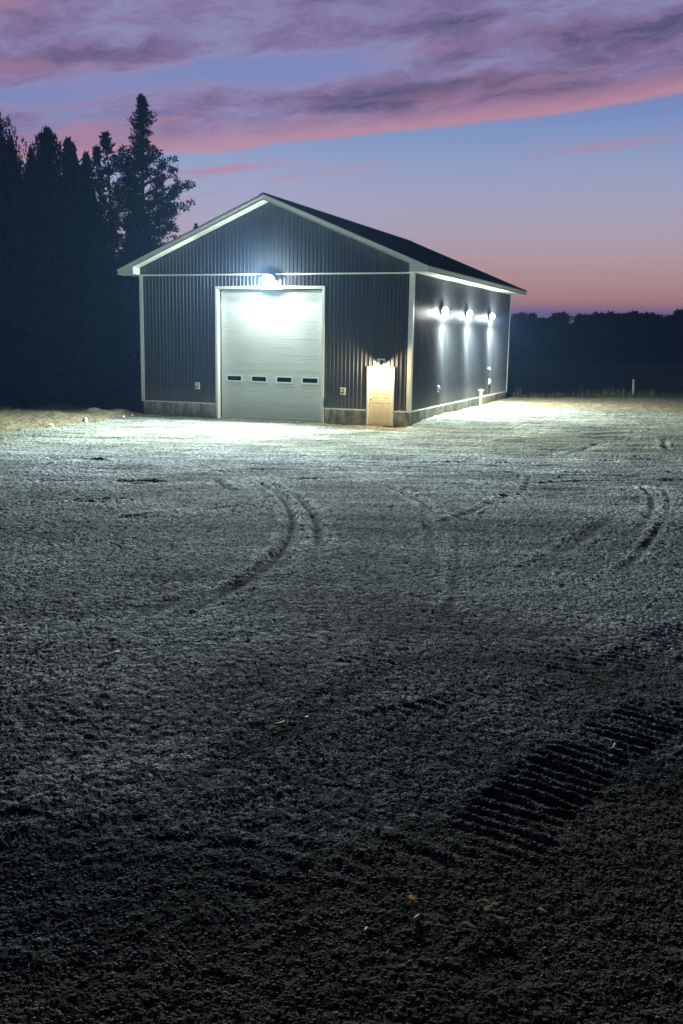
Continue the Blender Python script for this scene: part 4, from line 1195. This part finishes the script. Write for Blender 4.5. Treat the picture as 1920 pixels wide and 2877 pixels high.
leaf(995, 2209, 0.05, 0.012, 'leaf_tan', 'thin pale leaf on the gravel left of the deep track marks', -0.1)
leaf(878, 2466, 0.03, 0.012, 'leaf_tan', 'small curled pale leaf in the dark gravel below centre', -0.4, 1.2)

# ------------------------------------------------------------------ sky
world = bpy.data.worlds.new('World'); scene.world = world; world.use_nodes = True
nt = world.node_tree; nt.nodes.clear()
out = nt.nodes.new('ShaderNodeOutputWorld'); bg = nt.nodes.new('ShaderNodeBackground'); nt.links.new(bg.outputs[0], out.inputs[0])
tc = nt.nodes.new('ShaderNodeTexCoord')
sep = nt.nodes.new('ShaderNodeSeparateXYZ'); nt.links.new(tc.outputs['Generated'], sep.inputs[0])
el = math_(nt, 'ARCSINE', sep.outputs[2])
# azimuth measured from the axis the yard looks along
xr_ = math_(nt, 'SUBTRACT', math_(nt, 'MULTIPLY', sep.outputs[0], CY), math_(nt, 'MULTIPLY', sep.outputs[1], SY))
yr_ = math_(nt, 'ADD', math_(nt, 'MULTIPLY', sep.outputs[0], SY), math_(nt, 'MULTIPLY', sep.outputs[1], CY))
az = math_(nt, 'ARCTAN2', xr_, yr_)
def vec(a, b, c=0.0):
    n = nt.nodes.new('ShaderNodeCombineXYZ')
    for i, v in enumerate((a, b, c)):
        if isinstance(v, (int, float)): n.inputs[i].default_value = v
        else: nt.links.new(v, n.inputs[i])
    return n.outputs[0]
def mrange(v, a, b, c=0.0, d=1.0, smooth=True):
    n = nt.nodes.new('ShaderNodeMapRange'); n.interpolation_type = 'SMOOTHSTEP' if smooth else 'LINEAR'
    for k, w_ in (('From Min', a), ('From Max', b), ('To Min', c), ('To Max', d)): n.inputs[k].default_value = w_
    nt.links.new(v, n.inputs['Value']); return n.outputs[0]
e01 = mrange(el, 0.0, 0.4, 0, 1, False)
K = 1/0.4
base = ramp(nt, [(0.0, srgb(88, 84, 132)), (0.027*K, srgb(108, 96, 142)), (0.040*K, srgb(176, 128, 134)), (0.060*K, srgb(188, 150, 152)),
                 (0.078*K, srgb(186, 160, 170)), (0.105*K, srgb(178, 165, 184)), (0.135*K, srgb(166, 166, 194)), (0.165*K, srgb(150, 162, 198)), (0.195*K, srgb(130, 152, 198)),
                 (0.235*K, srgb(112, 128, 186)), (0.30*K, srgb(112, 118, 172)), (0.4*K, srgb(80, 80, 120))], e01)
lin_e = base
# cloud coordinates lean along the lower edge of the cloud deck
et = math_(nt, 'SUBTRACT', el, math_(nt, 'MULTIPLY', az, 0.107))
warp = noise(nt, vec(math_(nt, 'MULTIPLY', az, 5.0), math_(nt, 'MULTIPLY', et, 14.0)), 1.0, 6, 0.6)
warp2 = noise(nt, vec(math_(nt, 'MULTIPLY', az, 4.0), math_(nt, 'MULTIPLY', et, 10.0), 8.0), 1.0, 5, 0.6)
etw = math_(nt, 'ADD', et, math_(nt, 'MULTIPLY', math_(nt, 'SUBTRACT', warp.outputs[0], 0.5), 0.055))
azw = math_(nt, 'ADD', az, math_(nt, 'MULTIPLY', math_(nt, 'SUBTRACT', warp2.outputs[0], 0.5), 0.22))
def blob(px, py, rx, ry):
    a0 = (px-960)/F; e0 = (950+0.016*(px-960)-py)/F-0.107*a0
    u = math_(nt, 'DIVIDE', math_(nt, 'SUBTRACT', azw, a0), rx/F); v = math_(nt, 'DIVIDE', math_(nt, 'SUBTRACT', etw, e0), ry/F)
    q = math_(nt, 'ADD', math_(nt, 'MULTIPLY', u, u), math_(nt, 'MULTIPLY', v, v))
    return math_(nt, 'EXPONENT', math_(nt, 'MULTIPLY', q, -1.0))
def total(lst):
    acc = None
    for (px, py, rx, ry, w_) in lst:
        t_ = math_(nt, 'MULTIPLY', blob(px, py, rx, ry), w_)
        acc = t_ if acc is None else math_(nt, 'ADD', acc, t_)
    return acc
n_edge = noise(nt, vec(math_(nt, 'MULTIPLY', az, 7.0), math_(nt, 'MULTIPLY', et, 30.0), 3.0), 1.0, 6, 0.6)
edge = math_(nt, 'ADD', et, math_(nt, 'MULTIPLY', math_(nt, 'SUBTRACT', n_edge.outputs[0], 0.5), 0.020))
deck = mrange(edge, 0.1865, 0.1935)
n1 = noise(nt, vec(math_(nt, 'MULTIPLY', az, 4.2), math_(nt, 'MULTIPLY', etw, 22.0), 7.0), 1.0, 8, 0.6, 0.5)
n2 = noise(nt, vec(math_(nt, 'MULTIPLY', azw, 16.0), math_(nt, 'MULTIPLY', etw, 60.0), 1.5), 1.0, 9, 0.72, 0.8)
cloudn = math_(nt, 'ADD', math_(nt, 'MULTIPLY', n1.outputs[0], 0.6), math_(nt, 'MULTIPLY', n2.outputs[0], 0.4))
gaps = total([(720, 250, 330, 42, -0.16), (1380, 130, 260, 40, -0.13), (1270, 275, 130, 22, -0.10), (500, 285, 160, 24, -0.10), (150, 335, 240, 30, -0.18),
              (800, 205, 130, 22, 0.16), (1880, 165, 110, 50, 0.16), (440, 235, 150, 30, 0.15), (1640, 210, 200, 48, 0.15), (1010, 335, 330, 24, 0.14), (1500, 330, 300, 20, 0.10), (960, 30, 700, 40, 0.10), (130, 250, 160, 22, 0.12), (1250, 170, 150, 22, 0.10), (1430, 95, 70, 26, 0.14)])
cl = mrange(math_(nt, 'ADD', cloudn, gaps), 0.33, 0.66, smooth=False)
deckcol = ramp(nt, [(0.0, srgb(124, 138, 190)), (0.30, srgb(142, 138, 182)), (0.60, srgb(130, 114, 156)), (1.0, srgb(86, 80, 118))], cl)
# pink where the last light still reaches the cloud: the lower rim, the left side and thin wisps
n3 = noise(nt, vec(math_(nt, 'MULTIPLY', az, 5.0), math_(nt, 'MULTIPLY', etw, 55.0), 12.0), 1.0, 7, 0.6, 0.4)
pk_edge = mrange(edge, 0.190, 0.217, 1.0, 0.0)
pk_rim2 = math_(nt, 'MULTIPLY', mrange(edge, 0.20, 0.25, 1.0, 0.0), mrange(n3.outputs[0], 0.42, 0.6))
pk_b = total([(250, 75, 380, 60, 1.3), (230, 265, 260, 26, 0.6), (270, 410, 330, 48, 0.8), (640, 360, 330, 34, 0.55), (1500, 20, 600, 30, 0.35), (100, 155, 140, 14, 0.7), (1300, 215, 300, 18, 0.3)])
pk_n = mrange(n3.outputs[0], 0.40, 0.60, 0.05, 1.0)
pk = math_(nt, 'MAXIMUM', math_(nt, 'MAXIMUM', math_(nt, 'MULTIPLY', pk_edge, 0.95), math_(nt, 'MULTIPLY', pk_rim2, 0.6)), math_(nt, 'MULTIPLY', pk_n, pk_b), None, True)
pinkc = ramp(nt, [(0.0, srgb(198, 142, 156)), (0.25, srgb(174, 124, 148)), (1.0, srgb(184, 126, 142))], mrange(et, 0.18, 0.32))
dc = mixc(nt, math_(nt, 'MULTIPLY', pk, 0.9), deckcol.outputs[0], pinkc.outputs[0])
# wisps under the deck
wn = noise(nt, vec(math_(nt, 'MULTIPLY', az, 7.0), math_(nt, 'MULTIPLY', et, 90.0), 21.0), 1.0, 6, 0.55, 0.4)
wb = total([(620, 515, 150, 14, 0.9), (850, 540, 130, 9, 0.5), (1760, 440, 200, 22, 0.55), (960, 505, 120, 10, 0.25), (560, 585, 50, 5, 0.5)])
lowpink = mixc(nt, math_(nt, 'MULTIPLY', mrange(wn.outputs[0], 0.36, 0.60, 0.25, 1.0), wb, None, True), base.outputs[0], srgb(190, 132, 158))
sky = mixc(nt, math_(nt, 'MULTIPLY', deck, 0.96), lowpink, dc)
# the sky overhead and behind is already dark
fade = mrange(el, 0.34, 0.62, 1.0, 0.06)
back = mrange(math_(nt, 'ABSOLUTE', az), 0.5, 1.5, 1.0, 0.10)
dim = math_(nt, 'MULTIPLY', fade, back)
below = mrange(el, -0.02, 0.0, 0.25, 1.0)
dim = math_(nt, 'MULTIPLY', dim, below)
sky = mixc(nt, 1.0, sky, vec(dim, dim, dim), 'MULTIPLY')
nish = nt.nodes.new('ShaderNodeTexSky'); nish.sky_type = 'NISHITA'; nish.sun_disc = False
nish.sun_elevation = math.radians(-4); nish.sun_rotation = YAW
sky = mixc(nt, 0.05, sky, nish.outputs[0], 'ADD')
nt.links.new(sky, bg.inputs[0]); bg.inputs[1].default_value = 1.0

# ------------------------------------------------------------------ haze added for lamp glow and blue distance
hz = MB(); hz.box(-330, 330, -60, 330, -4.0, 28.0)
ho = hz.build('haze', bpy.data.materials.new('glow_haze')); tag(ho, 'thin haze added over the yard and field for lamp glow', 'haze', None, 'stuff')
hm = ho.data.materials[0]; hm.use_nodes = True; ht = hm.node_tree; ht.nodes.clear()
hout = ht.nodes.new('ShaderNodeOutputMaterial'); hv = ht.nodes.new('ShaderNodeVolumePrincipled')
hv.inputs['Color'].default_value = (0.22, 0.42, 0.85, 1); hv.inputs['Density'].default_value = 0.00065; hv.inputs['Anisotropy'].default_value = 0.2
ht.links.new(hv.outputs[0], hout.inputs['Volume'])
